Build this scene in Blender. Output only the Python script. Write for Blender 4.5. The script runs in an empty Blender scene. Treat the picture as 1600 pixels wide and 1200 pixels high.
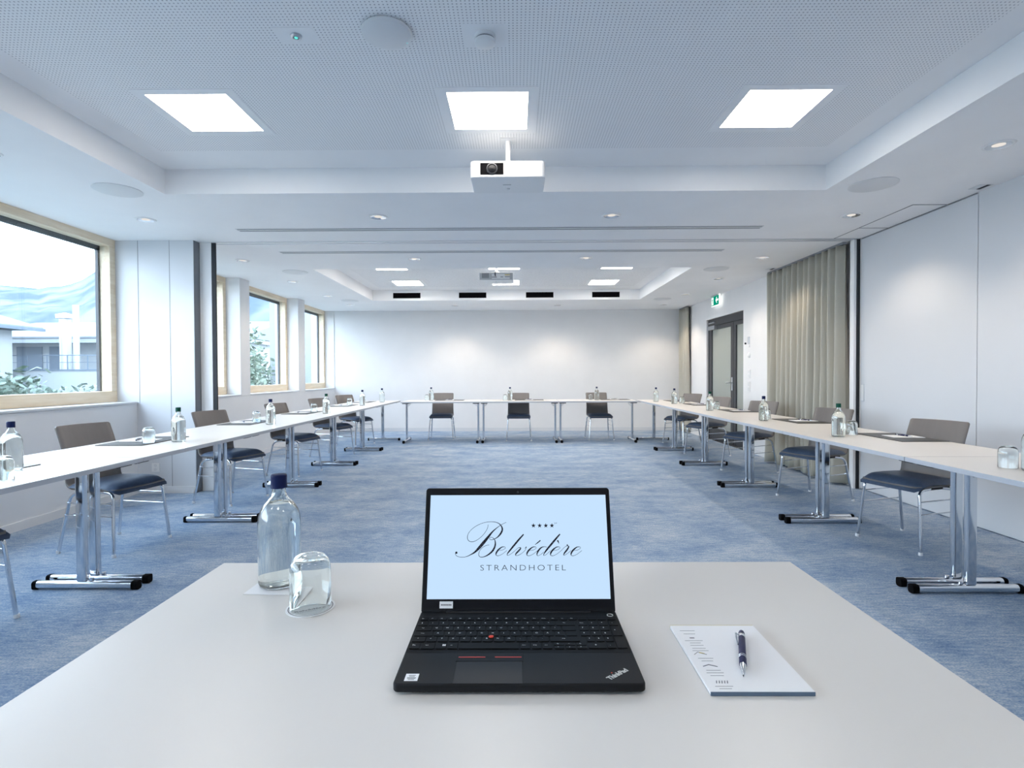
import bpy, bmesh, math, random
from mathutils import Vector, Matrix
PI = math.pi
random.seed(7)
SC = bpy.context.scene
COL = SC.collection

# ------------------------------------------------------------------ camera
F_PX, YAW, PITCH, ROLL = 848.26, 0.0062, -0.0160, -0.0044
cam_d = bpy.data.cameras.new('camera'); cam = bpy.data.objects.new('camera', cam_d); COL.objects.link(cam)
cam_d.sensor_fit = 'HORIZONTAL'; cam_d.sensor_width = 36.0; cam_d.lens = F_PX * 36.0 / 1600.0
cam_d.clip_start = 0.05; cam_d.clip_end = 3000
_f = Vector((-math.sin(YAW)*math.cos(PITCH), math.cos(YAW)*math.cos(PITCH), math.sin(PITCH)))
_r = Vector((math.cos(YAW), math.sin(YAW), 0)); _u = _r.cross(_f)
_r2 = math.cos(ROLL)*_r + math.sin(ROLL)*_u; _u2 = -math.sin(ROLL)*_r + math.cos(ROLL)*_u
_m = Matrix((( _r2.x, _u2.x, -_f.x, 0.0), (_r2.y, _u2.y, -_f.y, 0.0), (_r2.z, _u2.z, -_f.z, 1.2), (0, 0, 0, 1)))
cam.matrix_world = _m
SC.camera = cam

# ------------------------------------------------------------------ sky, exposure
SKY_STRENGTH = 7.0
PANEL_STRENGTH = 11.0
SPOT_WATTS = 25.0
w = bpy.data.worlds.new('sky'); SC.world = w; w.use_nodes = True
nt = w.node_tree; bg = nt.nodes['Background']
tc = nt.nodes.new('ShaderNodeTexCoord'); sep = nt.nodes.new('ShaderNodeSeparateXYZ'); ramp = nt.nodes.new('ShaderNodeValToRGB')
nt.links.new(tc.outputs['Generated'], sep.inputs[0]); nt.links.new(sep.outputs['Z'], ramp.inputs[0])
ramp.color_ramp.elements[0].position = 0.0; ramp.color_ramp.elements[0].color = (0.80, 0.90, 1.0, 1)
ramp.color_ramp.elements[1].position = 0.7; ramp.color_ramp.elements[1].color = (0.62, 0.80, 1.0, 1)
nt.links.new(ramp.outputs[0], bg.inputs[0]); bg.inputs[1].default_value = SKY_STRENGTH
vs = SC.view_settings
SC.display_settings.display_device = 'sRGB'
vs.view_transform = 'Standard'; vs.look = 'None'; vs.gamma = 1.0; vs.use_curve_mapping = False
vs.exposure = 0.53
SC.cycles.use_denoising = True
SC.cycles.sample_clamp_indirect = 6.0
SC.cycles.max_bounces = 14; SC.cycles.diffuse_bounces = 6; SC.cycles.glossy_bounces = 5
SC.cycles.transmission_bounces = 14; SC.cycles.transparent_max_bounces = 16

# ------------------------------------------------------------------ materials
def mat(name, color, rough=0.5, metal=0.0, spec=0.5, **kw):
    m = bpy.data.materials.new(name); m.use_nodes = True
    b = m.node_tree.nodes['Principled BSDF']
    b.inputs['Base Color'].default_value = (*color, 1); b.inputs['Roughness'].default_value = rough
    b.inputs['Metallic'].default_value = metal; b.inputs['Specular IOR Level'].default_value = spec
    for k, v in kw.items(): b.inputs[k.replace('_', ' ')].default_value = v
    return m
def N(m, t, **props):
    n = m.node_tree.nodes.new(t)
    for k, v in props.items(): setattr(n, k, v)
    return n
def L(m, a, b): m.node_tree.links.new(a, b)
def bsdf(m): return m.node_tree.nodes['Principled BSDF']
def mottle(m, c1, c2, scale, detail=4, stretch=(1, 1, 1), bump=0.0, coord='Object', lo=.35, hi=.65):
    tcn = N(m, 'ShaderNodeTexCoord'); mp = N(m, 'ShaderNodeMapping'); mp.inputs['Scale'].default_value = stretch
    nz = N(m, 'ShaderNodeTexNoise'); nz.inputs['Scale'].default_value = scale; nz.inputs['Detail'].default_value = detail
    cr = N(m, 'ShaderNodeValToRGB'); cr.color_ramp.elements[0].position = lo; cr.color_ramp.elements[1].position = hi
    cr.color_ramp.elements[0].color = (*c1, 1); cr.color_ramp.elements[1].color = (*c2, 1)
    L(m, tcn.outputs[coord], mp.inputs[0]); L(m, mp.outputs[0], nz.inputs[0]); L(m, nz.outputs[0], cr.inputs[0])
    L(m, cr.outputs[0], bsdf(m).inputs['Base Color'])
    if bump:
        bp = N(m, 'ShaderNodeBump'); bp.inputs['Strength'].default_value = bump; bp.inputs['Distance'].default_value = 0.002
        L(m, nz.outputs[0], bp.inputs['Height']); L(m, bp.outputs[0], bsdf(m).inputs['Normal'])
    return m
M = {}
M['wall'] = mottle(mat('wall_paint', (.75, .75, .75), .6, spec=.25), (.745, .745, .75), (.765, .765, .77), 3.0)
M['panel'] = mat('white_lacquer_panel', (.66, .67, .69), .45, spec=.3)
M['ceil'] = mottle(mat('ceiling_paint', (.74, .74, .75), .8, spec=.15), (.86, .86, .865), (.885, .885, .89), 2.0)
M['white'] = mat('white_plastic', (.80, .80, .80), .4)
M['offwhite'] = mat('pearl_plastic', (.70, .71, .72), .45)
M['black'] = mat('matt_black', (.003, .003, .004), .9, spec=.1)
M['gap'] = mat('shadow_gap', (.05, .05, .055), .8)
M['groove'] = mat('grey_groove', (.22, .23, .25), .7)
M['rubber'] = mat('black_rubber', (.012, .015, .02), .6)
M['chrome'] = mat('chrome', (.72, .74, .77), .09, 1.0)
M['alu'] = mat('aluminium', (.62, .64, .67), .3, 1.0)
M['blackp'] = mat('black_plastic', (.008, .008, .010), .5, spec=.3)
M['darkm'] = mat('dark_grey_metal', (.045, .048, .055), .4, .3)
M['pad'] = mat('charcoal_leatherette', (.035, .033, .032), .42)
M['paper'] = mat('paper', (.88, .87, .87), .7, spec=.2)
M['ink'] = mat('grey_ink', (.16, .16, .18), .7)
M['steelblue'] = mat('steel_blue_strip', (.10, .15, .22), .6)
M['inkyellow'] = mat('ochre_ink', (.55, .45, .16), .7)
M['navy'] = mat('navy_lacquer', (.012, .015, .07), .42, spec=.3)
M['capblue'] = mat('blue_cap', (.004, .011, .065), .5, spec=.2)
M['capgreen'] = mat('green_cap', (.004, .07, .045), .5, spec=.2)
M['laptop'] = mat('black_laptop_shell', (.008, .009, .011), .55, spec=.22)
M['bezel'] = mat('black_bezel', (.003, .0035, .006), .4, spec=.25)
M['key'] = mat('key_black', (.005, .005, .006), .55, spec=.15)
M['legend'] = mat('key_legend_white', (.9, .9, .9), .6)
M['red'] = mat('red_rubber', (.75, .06, .03), .5)
M['redline'] = mat('red_line', (.55, .06, .05), .5)
M['silver'] = mat('silver_print', (.55, .55, .52), .4)
M['sticker'] = mat('sticker_white', (.88, .88, .88), .5)
M['dots'] = mat('logo_ink', (.004, .006, .02), .6)
M['ply'] = mottle(mat('taupe_ply_shell', (.17, .15, .14), .42, spec=.45), (.172, .153, .143), (.184, .164, .153), 4.0, stretch=(1, 5, 1))
M['cushion'] = mottle(mat('slate_blue_leatherette', (.05, .075, .13), .45, spec=.4), (.058, .082, .13), (.07, .097, .152), 40)
M['tabletop'] = mottle(mat('white_laminate', (.80, .79, .78), .33, spec=.4), (.73, .695, .655), (.745, .71, .67), 1.5)
M['edge'] = mat('shaded_grey_edge', (.43, .45, .49), .5)  # light grey edging, darkened: shade on the table sides put into the colour
def wood():
    m = mat('pale_spruce', (.72, .56, .38), .5, spec=.3)
    return mottle(m, (.74, .60, .43), (.84, .72, .56), 6, stretch=(6, .6, 6), lo=.3, hi=.7)
M['wood'] = wood()
def carpet():
    m = mat('blue_grey_carpet', (.15, .2, .3), .95, spec=.05)
    tcn = N(m, 'ShaderNodeTexCoord')
    def nz(scale, st, det):
        mp = N(m, 'ShaderNodeMapping'); mp.inputs['Scale'].default_value = st; n = N(m, 'ShaderNodeTexNoise')
        n.inputs['Scale'].default_value = scale; n.inputs['Detail'].default_value = det; n.inputs['Roughness'].default_value = .65
        L(m, tcn.outputs['Object'], mp.inputs[0]); L(m, mp.outputs[0], n.inputs[0]); return n
    a = nz(2.2, (1, 1.6, 1), 5); b = nz(14, (1, 4.5, 1), 4); c_ = nz(95, (1, 2.2, 1), 3)
    def math_(op, x, y):
        q = N(m, 'ShaderNodeMath', operation=op)
        for i, v in enumerate((x, y)):
            if isinstance(v, (int, float)): q.inputs[i].default_value = v
            else: L(m, v, q.inputs[i])
        return q.outputs[0]
    s = math_('ADD', math_('MULTIPLY', a.outputs[0], .34), math_('ADD', math_('MULTIPLY', b.outputs[0], .36), math_('MULTIPLY', c_.outputs[0], .5)))
    cr = N(m, 'ShaderNodeValToRGB'); e = cr.color_ramp.elements
    e[0].position = .42; e[0].color = (.085, .155, .31, 1); e[1].position = .76; e[1].color = (.58, .60, .61, 1)
    k = cr.color_ramp.elements.new(.58); k.color = (.255, .34, .46, 1)
    L(m, s, cr.inputs[0]); L(m, cr.outputs[0], bsdf(m).inputs['Base Color'])
    bp = N(m, 'ShaderNodeBump'); bp.inputs['Strength'].default_value = .6; bp.inputs['Distance'].default_value = .005
    L(m, c_.outputs[0], bp.inputs['Height']); L(m, bp.outputs[0], bsdf(m).inputs['Normal'])
    return m
M['carpet'] = carpet()
def perforated():
    m = mat('perforated_plasterboard', (.74, .74, .75), .8, spec=.15)
    tcn = N(m, 'ShaderNodeTexCoord'); sp = N(m, 'ShaderNodeSeparateXYZ'); L(m, tcn.outputs['Object'], sp.inputs[0])
    def mt(op, x, y=0.0):
        q = N(m, 'ShaderNodeMath', operation=op)
        for i, v in enumerate((x, y)):
            if isinstance(v, (int, float)): q.inputs[i].default_value = v
            else: L(m, v, q.inputs[i])
        return q.outputs[0]
    P = .0185
    dx = mt('SUBTRACT', mt('FRACT', mt('DIVIDE', mt('ADD', sp.outputs[0], 50), P)), .5)
    dy = mt('SUBTRACT', mt('FRACT', mt('DIVIDE', mt('ADD', sp.outputs[1], 50), P)), .5)
    d2 = mt('ADD', mt('MULTIPLY', dx, dx), mt('MULTIPLY', dy, dy))
    hole = mt('LESS_THAN', d2, .20*.20)
    mix = N(m, 'ShaderNodeMix', data_type='RGBA'); mix.inputs[6].default_value = (.88, .88, .885, 1); mix.inputs[7].default_value = (.46, .46, .48, 1)
    L(m, hole, mix.inputs[0]); L(m, mix.outputs[2], bsdf(m).inputs['Base Color'])
    return m
M['perf'] = perforated()
def glass(name, color=(1, 1, 1), ior=1.5, rough=0.0):
    m = bpy.data.materials.new(name); m.use_nodes = True; t = m.node_tree; t.nodes.clear()
    o = t.nodes.new('ShaderNodeOutputMaterial'); g = t.nodes.new('ShaderNodeBsdfGlass')
    g.inputs[0].default_value = (*color, 1); g.inputs['IOR'].default_value = ior; g.inputs['Roughness'].default_value = rough
    t.links.new(g.outputs[0], o.inputs[0]); return m
M['glass'] = glass('clear_glass', (.985, .995, .99), 1.48)
M['glassgreen'] = glass('faint_green_glass', (.99, 1.0, .993), 1.48)
M['water'] = glass('water', (.995, 1, 1), 1.33)
def pane(name, tint, refl=.06, rough=0.02):
    m = bpy.data.materials.new(name); m.use_nodes = True; t = m.node_tree; t.nodes.clear()
    o = t.nodes.new('ShaderNodeOutputMaterial'); a = t.nodes.new('ShaderNodeBsdfTransparent'); g = t.nodes.new('ShaderNodeBsdfGlossy')
    a.inputs[0].default_value = (*tint, 1); g.inputs['Roughness'].default_value = rough
    x = t.nodes.new('ShaderNodeMixShader'); x.inputs[0].default_value = refl
    t.links.new(a.outputs[0], x.inputs[1]); t.links.new(g.outputs[0], x.inputs[2]); t.links.new(x.outputs[0], o.inputs[0]); return m
M['pane'] = pane('window_glass', (.96, .985, 1.0), .05)
def emit(name, color, strength):
    m = bpy.data.materials.new(name); m.use_nodes = True; t = m.node_tree; t.nodes.clear()
    o = t.nodes.new('ShaderNodeOutputMaterial'); e = t.nodes.new('ShaderNodeEmission'); e.inputs[0].default_value = (*color, 1); e.inputs[1].default_value = strength
    t.links.new(e.outputs[0], o.inputs[0]); return m
M['led'] = emit('led_diffuser', (1.0, .94, .865), PANEL_STRENGTH)
M['ledfar'] = emit('led_diffuser_far', (1.0, .95, .89), PANEL_STRENGTH*1.5)
M['bulb'] = emit('downlight_lens', (1.0, .93, .85), .6)
M['screen'] = emit('laptop_display', (.57, .77, 1.0), .695)
M['exitgreen'] = emit('exit_sign_green', (.0, .21, .13), 1.0)
M['exitwhite'] = emit('exit_sign_white', (.85, 1.0, .95), 1.1)
M['exitglow'] = emit('exit_sign_lightguide', (.95, 1, .98), 1.2)
M['led_cyan'] = emit('status_led_cyan', (.15, .75, .7), .8)
M['frost'] = mat('frosted_door_glass', (.31, .335, .31), .22, spec=.5)
M['curtain'] = mat('beige_curtain', (.46, .44, .38), .85, spec=.1)
# outdoors
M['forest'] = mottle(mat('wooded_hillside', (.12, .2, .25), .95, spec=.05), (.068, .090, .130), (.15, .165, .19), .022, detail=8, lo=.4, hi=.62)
M['roof'] = mat('grey_roof', (.16, .18, .20), .7)
M['render'] = mat('pale_render', (.30, .32, .34), .8)
M['renderwing'] = mat('wing_render', (.19, .205, .22), .8)
M['rendergrey'] = mat('blue_grey_shutter', (.10, .13, .17), .7)
M['flue'] = mat('steel_flue', (.42, .43, .45), .45, .2)
M['leafA'] = mottle(mat('bush_leaf', (.06, .13, .07), .6), (.06, .10, .07), (.17, .21, .17), 9)
M['leafB'] = mottle(mat('tree_leaf', (.10, .17, .08), .6), (.06, .095, .06), (.16, .19, .14), 7)
M['bark'] = mat('bark', (.10, .07, .05), .9)
M['ground'] = mottle(mat('gravel_ground', (.3, .32, .3), .95), (.10, .12, .11), (.16, .17, .165), 5)

# ------------------------------------------------------------------ helpers
class MB:
    def __init__(s): s.bm = bmesh.new(); s.mi = 0; s.mats = []
    def mark(s, faces):
        for f in faces: f.material_index = s.mi
    def box(s, x0, x1, y0, y1, z0, z1, R=None):
        P = [Vector(p) for p in ((x0,y0,z0),(x1,y0,z0),(x1,y1,z0),(x0,y1,z0),(x0,y0,z1),(x1,y0,z1),(x1,y1,z1),(x0,y1,z1))]
        if R is not None: P = [R @ p for p in P]
        v = [s.bm.verts.new(p) for p in P]
        fs = [s.bm.faces.new([v[i] for i in q]) for q in ((3,2,1,0),(4,5,6,7),(0,1,5,4),(1,2,6,5),(2,3,7,6),(3,0,4,7))]
        s.mark(fs); return s
    def prism(s, poly, z0, z1, R=None):
        n = len(poly)
        a = [Vector((p[0], p[1], z0)) for p in poly]; b = [Vector((p[0], p[1], z1)) for p in poly]
        if R is not None: a = [R @ p for p in a]; b = [R @ p for p in b]
        a = [s.bm.verts.new(p) for p in a]; b = [s.bm.verts.new(p) for p in b]
        fs = [s.bm.faces.new(list(reversed(a))), s.bm.faces.new(b)]
        for i in range(n): fs.append(s.bm.faces.new((a[i], a[(i+1) % n], b[(i+1) % n], b[i])))
        s.mark(fs); return s
    def rbox(s, x0, x1, y0, y1, z0, z1, r, n=4, R=None):          # box with rounded vertical edges
        return s.prism(rrect(x0, x1, y0, y1, r, n), z0, z1, R)
    def face(s, pts):
        f = s.bm.faces.new([s.bm.verts.new(Vector(p)) for p in pts]); s.mark([f]); return s
    def lathe(s, prof, n=24, c=(0, 0, 0), cap0=True, cap1=True, R=None):
        rings = []
        for r, z in prof:
            ring = []
            for i in range(n):
                a = 2*PI*i/n; p = Vector((c[0]+r*math.cos(a), c[1]+r*math.sin(a), c[2]+z))
                if R is not None: p = R @ p
                ring.append(s.bm.verts.new(p))
            rings.append(ring)
        fs = []
        for a, b in zip(rings, rings[1:]):
            for i in range(n): fs.append(s.bm.faces.new((a[i], a[(i+1) % n], b[(i+1) % n], b[i])))
        if cap0: fs.append(s.bm.faces.new(list(reversed(rings[0]))))
        if cap1: fs.append(s.bm.faces.new(rings[-1]))
        s.mark(fs); return s
    def tube(s, pts, r, n=10, caps=True, sx=1.0):
        pts = [Vector(p) for p in pts]; rings = []; up = Vector((0, 0, 1))
        t0 = (pts[1]-pts[0]).normalized()
        a = t0.orthogonal().normalized() if abs(t0.dot(up)) > .98 else t0.cross(up).normalized()
        for i, p in enumerate(pts):
            t = (pts[min(i+1, len(pts)-1)] - pts[max(i-1, 0)]).normalized()
            a = (a - t*a.dot(t)).normalized(); b = t.cross(a)
            rr = r[i] if isinstance(r, (list, tuple)) else r
            rings.append([s.bm.verts.new(p + rr*(math.cos(2*PI*k/n)*a*sx + math.sin(2*PI*k/n)*b)) for k in range(n)])
        fs = []
        for x, y in zip(rings, rings[1:]):
            for k in range(n): fs.append(s.bm.faces.new((x[k], x[(k+1) % n], y[(k+1) % n], y[k])))
        if caps: fs += [s.bm.faces.new(list(reversed(rings[0]))), s.bm.faces.new(rings[-1])]
        s.mark(fs); return s
    def cyl(s, p0, p1, r, n=14): return s.tube([p0, p1], r, n)
    def add(s, me, R=None):
        b2 = bmesh.new(); b2.from_mesh(me)
        if R is not None: b2.transform(R)
        mp = {v: s.bm.verts.new(v.co) for v in b2.verts}
        fs = []
        for f in b2.faces:
            try: fs.append(s.bm.faces.new([mp[v] for v in f.verts]))
            except ValueError: pass
        s.mark(fs); b2.free(); return s
    def build(s, name, m, parent=None, smooth=False, bevel=0.0, seg=2, auto=40):
        bmesh.ops.recalc_face_normals(s.bm, faces=s.bm.faces[:]) if smooth != 'keep' else None
        me = bpy.data.meshes.new(name); s.bm.to_mesh(me); s.bm.free()
        for x in (m if isinstance(m, (list, tuple)) else [m]): me.materials.append(x)
        o = bpy.data.objects.new(name, me); COL.objects.link(o)
        if parent is not None: o.parent = parent
        if smooth:
            for p in me.polygons: p.use_smooth = True
            me.set_sharp_from_angle(angle=math.radians(auto))
        if bevel:
            b = o.modifiers.new('bevel', 'BEVEL'); b.width = bevel; b.segments = seg; b.limit_method = 'ANGLE'; b.angle_limit = math.radians(40)
        return o
def rrect(x0, x1, y0, y1, r, n=4):
    out = []
    for cx, cy, a0 in ((x1-r, y1-r, 0), (x0+r, y1-r, PI/2), (x0+r, y0+r, PI), (x1-r, y0+r, 1.5*PI)):
        for i in range(n+1):
            a = a0 + PI/2*i/n; out.append((cx+r*math.cos(a), cy+r*math.sin(a)))
    return out
def bend(pts, rad, n=6):                                          # polyline with filleted corners
    pts = [Vector(p) for p in pts]; out = [pts[0]]
    for i in range(1, len(pts)-1):
        a = (pts[i-1]-pts[i]); b = (pts[i+1]-pts[i]); d = min(rad, a.length*.49, b.length*.49)
        p0 = pts[i]+a.normalized()*d; p1 = pts[i]+b.normalized()*d
        for k in range(n+1):
            t = k/n; out.append(p0*(1-t)**2 + pts[i]*2*t*(1-t) + p1*t*t)
    out.append(pts[-1]); return out
def tag(o, label=None, cat=None, group=None, kind=None):
    for k, v in (('label', label), ('category', cat), ('group', group), ('kind', kind)):
        if v: o[k] = v
    return o
def thing(name, label, cat, loc=(0, 0, 0), rz=0.0, group=None):
    o = bpy.data.objects.new(name, None); o.empty_display_size = .05; COL.objects.link(o)
    o.location = loc; o.rotation_euler = (0, 0, rz); return tag(o, label, cat, group)
def copy_tree(o, parent=None):
    c = o.copy(); COL.objects.link(c)
    if parent is not None: c.parent = parent
    for ch in list(o.children): copy_tree(ch, c)
    return c
def struct(mb, name, m, parent=None, **kw):
    o = mb.build(name, m, parent, **kw)
    if parent is None: o['kind'] = 'structure'
    return o
def text_mesh(s, size, extrude=0.0, offset=0.0, spacing=1.0, align='CENTER'):
    cu = bpy.data.curves.new('txt', 'FONT'); cu.body = s; cu.size = size; cu.extrude = extrude; cu.offset = offset
    cu.space_character = spacing; cu.align_x = align; cu.resolution_u = 3; cu.fill_mode = 'FRONT' if extrude == 0 else 'BOTH'
    o = bpy.data.objects.new('txt', cu); COL.objects.link(o)
    dg = bpy.context.evaluated_depsgraph_get(); dg.update()
    me = bpy.data.meshes.new_from_object(o.evaluated_get(dg))
    bpy.data.objects.remove(o); return me
def T(x, y, z, rz=0.0, rx=0.0, ry=0.0): return Matrix.Translation((x, y, z)) @ Matrix.Rotation(rz, 4, 'Z') @ Matrix.Rotation(ry, 4, 'Y') @ Matrix.Rotation(rx, 4, 'X')

# ================================================================== ROOM
HL, HT = 2.60, 2.79
XL, XR, YB, YF = -3.90, 3.60, 11.70, -3.00
struct(MB().box(XL-.3, XR+.2, YF-.2, YB+.2, -.12, 0), 'floor', M['carpet'])
# ceiling: low soffit around two raised, perforated fields
R1 = (-2.68, 2.37, -1.2, 4.17); R2 = (-2.645, 2.315, 7.12, 10.12)
c = MB()
for x0, x1, y0, y1 in ((-4.4, R1[0], YF-.2, 5.5), (R1[1], 3.8, YF-.2, 5.5), (R1[0], R1[1], YF-.2, R1[2]), (R1[0], R1[1], R1[3], 5.5),
                       (-4.4, R2[0], 5.5, YB+.2), (R2[1], 3.8, 5.5, YB+.2), (R2[0], R2[1], 5.5, R2[2]), (R2[0], R2[1], R2[3], YB+.2)):
    c.box(x0, x1, y0, y1, HL, HT+.12)
for x0, x1, y0, y1 in (R1, R2): c.box(x0, x1, y0, y1, HT, HT+.12)
c.mi = 1
for x0, x1, y0, y1 in (R1, R2): c.box(x0+.19, x1-.19, y0+.19, y1-.34, HT-.001, HT+.01)
struct(c, 'ceiling', [M['ceil'], M['perf']])
# left wall: parapet, piers; windows between
wl = MB(); wl.box(XL-.42, XL, YF-.2, YB+.1, 0, .925)
for y0, y1 in ((YF-.2, -2.7), (1.75, 2.05), (5.75, 6.15), (7.69, 7.97), (9.757, 10.06), (11.685, YB+.1)): wl.box(XL-.42, XL, y0, y1, .925, HL)
struct(wl, 'wall_left', M['wall'], bevel=.004)
# wall stub facing the camera that parks the end of the folding partition
ws = MB(); ws.box(-4.12, -3.30, 5.57, 5.76, 0, HL)
ws.mi = 1; ws.box(-3.873, -3.869, 5.568, 5.571, .93, HL); ws.box(-3.548, -3.545, 5.568, 5.571, .07, HL); ws.box(-3.30, -3.297, 5.575, 5.72, 0, HL)
struct(ws, 'wall_stub_left', [M['panel'], M['groove']])
def end_post(sgn, xa, xb, xc, label):
    t = thing('partition_end_post', label, 'partition post', ((xa+xc)/2, 5.70, 0), 0, None); ox = (xa+xc)/2
    MB().box(xa-ox, xb-ox, -.03, .0, .0, HL).build('cover_strip', M['white'], t, bevel=.003)
    MB().box(xb-ox, xc-ox, -.028, -.006, .0, HL).build('rubber_seal', M['rubber'], t, bevel=.003)
    return t
end_post(1, -3.294, -3.170, -3.128, 'white partition end post with black seal beside the window-side wall stub')
tp = end_post(-1, 3.598, 3.584, 3.553, 'white partition end post with black seal beside the beige curtain')
MB().box(3.524-3.5755, 3.551-3.5755, -.02, .05, 0, HL).build('cover_strip', M['white'], tp, bevel=.003)
# back wall, right wall, front wall (behind the camera)
struct(MB().box(-4.4, 3.8, YB, YB+.2, 0, HL), 'wall_back', M['wall'])
struct(MB().box(-4.4, 3.8, YF-.2, YF, 0, HL), 'wall_front', M['wall'])
wr = MB()
DY0, DY1, DZ = 8.60, 10.25, 2.215                                  # glazed double door opening
wr.box(XR, XR+.2, 5.70, DY0, 0, HL); wr.box(XR, XR+.2, DY1, YB, 0, HL); wr.box(XR, XR+.2, DY0, DY1, DZ, HL); wr.box(XR+.012, XR+.2, YF, 5.70, 0, HL)
struct(wr, 'wall_right', M['wall'])
# flush cupboard doors of the partition store
for i, (y0, y1, top) in enumerate(((4.247, 5.665, HL-.012), (2.80, 4.241, HL), (1.35, 2.794, HL), (-.1, 1.344, HL))):
    d = MB(); d.box(XR-.012, XR+.012, y0, y1, .012, top)
    o = struct(d, 'door_%d' % (i+2), M['panel'], bevel=.0025)
    if i == 0:
        h = MB(); h.box(-.003, .0, -.028, .028, -.09, .09); h.mi = 1; h.box(-.0045, -.003, -.022, .022, -.082, .082)
        hh = h.build('recessed_handle', [M['alu'], M['white']], o); hh.location = (XR-.012, 5.632, 1.005)
struct(MB().box(XR-.011, XR+.01, YF, -.11, 0, HL), 'trim_1', M['panel'])
# baseboards
struct(MB().box(XL, XL+.013, YF, 5.57, 0, .07), 'baseboard_left', M['wall'])
struct(MB().box(XL, XL+.013, 5.76, YB, 0, .07), 'baseboard_window_side', M['wall'])
struct(MB().box(XL+.013, -3.30, 5.557, 5.57, 0, .07), 'baseboard_stub', M['wall'])
struct(MB().box(XL+.013, XR-.013, YB-.014, YB, 0, .075), 'baseboard_back', M['panel'])
b = MB(); b.box(XR-.013, XR, 5.78, DY0-.03, 0, .075); b.box(XR-.013, XR, DY1+.03, YB-.014, 0, .075); struct(b, 'baseboard_right', M['wall'])
# windows
def window(i, y0, y1, handle=False):
    z0, z1 = .945, HL; xi, xo = -4.10, -4.205; fb, ft, fs = .112, .072, .075
    f = MB(); f.box(xo, xi, y0, y1, z0, z0+fb); f.box(xo, xi, y0, y1, z1-ft, z1); f.box(xo, xi, y0, y0+fs, z0+fb, z1-ft); f.box(xo, xi, y1-fs, y1, z0+fb, z1-ft)
    o = struct(f, 'window_%d' % i, M['wood'], bevel=.003)
    MB().box(-4.165, -4.155, y0+fs, y1-fs, z0+fb, z1-ft).build('pane', M['pane'], o)
    s = MB(); ax, bx = -4.236, -4.206
    s.box(ax, bx, y0+.02, y0+fs+.022, z0+.05, z1); s.box(ax, bx, y1-fs-.022, y1-.02, z0+.05, z1); s.box(ax, bx, y0+.02, y1-.02, z1-ft-.045, z1)
    s.build('blind_channel', M['darkm'], o)
    MB().box(-4.10, XL+.012, y0, y1, .925, .945).build('sill', M['panel'], o, bevel=.003)
    MB().box(-4.40, -4.206, y0, y1, .90, .99).build('outer_ledge', M['alu'], o)
    if handle:
        h = MB().rbox(-.012, .0, -.014, .014, -.035, .035, .006); h.cyl((-.0, 0, .0), (.045, 0, 0), .008); h.cyl((.04, 0, 0), (.04, 0, .12), .008)
        q = h.build('handle', M['alu'], o, smooth=True); q.location = (-4.10, y0+.035, 1.55)
window(1, 2.05, 5.565); window(2, 6.15, 7.69); window(3, 7.97, 9.757); window(4, 10.06, 11.685, True); window(5, -2.7, 1.75)  # last window is unseen, added beside and behind the camera for daylight

# glazed double door in the right wall
d = MB(); X0, X1 = XR+.03, XR+.10
d.box(X0, X1, DY0, DY1, DZ-.13, DZ)                                # header
d.box(X0, X1, DY1-.07, DY1, 0, DZ-.13); d.box(X0, X1, DY0, DY0+.035, 0, DZ-.13)
door = struct(d, 'door_1', M['darkm'], bevel=.004)
def leaf(nm, y0, y1, s0, s1):
    l = MB(); a, bb = XR+.035, XR+.085
    l.box(a, bb, y0, y0+s0, .015, DZ-.135); l.box(a, bb, y1-s1, y1, .015, DZ-.135)
    l.box(a, bb, y0+s0, y1-s1, .015, .22); l.box(a, bb, y0+s0, y1-s1, DZ-.20, DZ-.135)
    q = l.build(nm, M['darkm'], door, bevel=.003)
    MB().box(a+.02, bb-.02, y0+s0, y1-s1, .22, DZ-.20).build('pane', M['frost'], q)
    return q
lf = leaf('door_leaf', 9.075, 10.178, .115, .10); leaf('side_leaf', 8.638, 9.066, .05, .095)
h = MB(); h.rbox(-.008, 0, -.02, .02, -.13, .09, .006); h.cyl((0, 0, .0), (-.055, 0, 0), .010); h.cyl((-.05, -.005, 0), (-.05, .14, 0), .010)
hd = h.build('door_handle', M['alu'], lf, smooth=True); hd.location = (XR+.035, 9.125, 1.06)
h = MB().box(-.05, 0, -.16, .16, -.035, .035); cl = h.build('door_closer', M['alu'], lf, bevel=.004); cl.location = (XR+.035, 9.98, DZ-.165)
h = MB().box(-.03, 0, -.16, .12, -.012, .012); cl = h.build('closer_rail', M['alu'], door, bevel=.002); cl.location = (XR+.03, 10.03, DZ-.075)
MB().box(XR+.10, XR+.2, DY0, DY1, 0, DZ).build('backing_panel', M['wall'], door)
struct(MB().box(XR, XR+.1, DY0, DY1, 0, .012), 'trim_2', M['darkm'])

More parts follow.
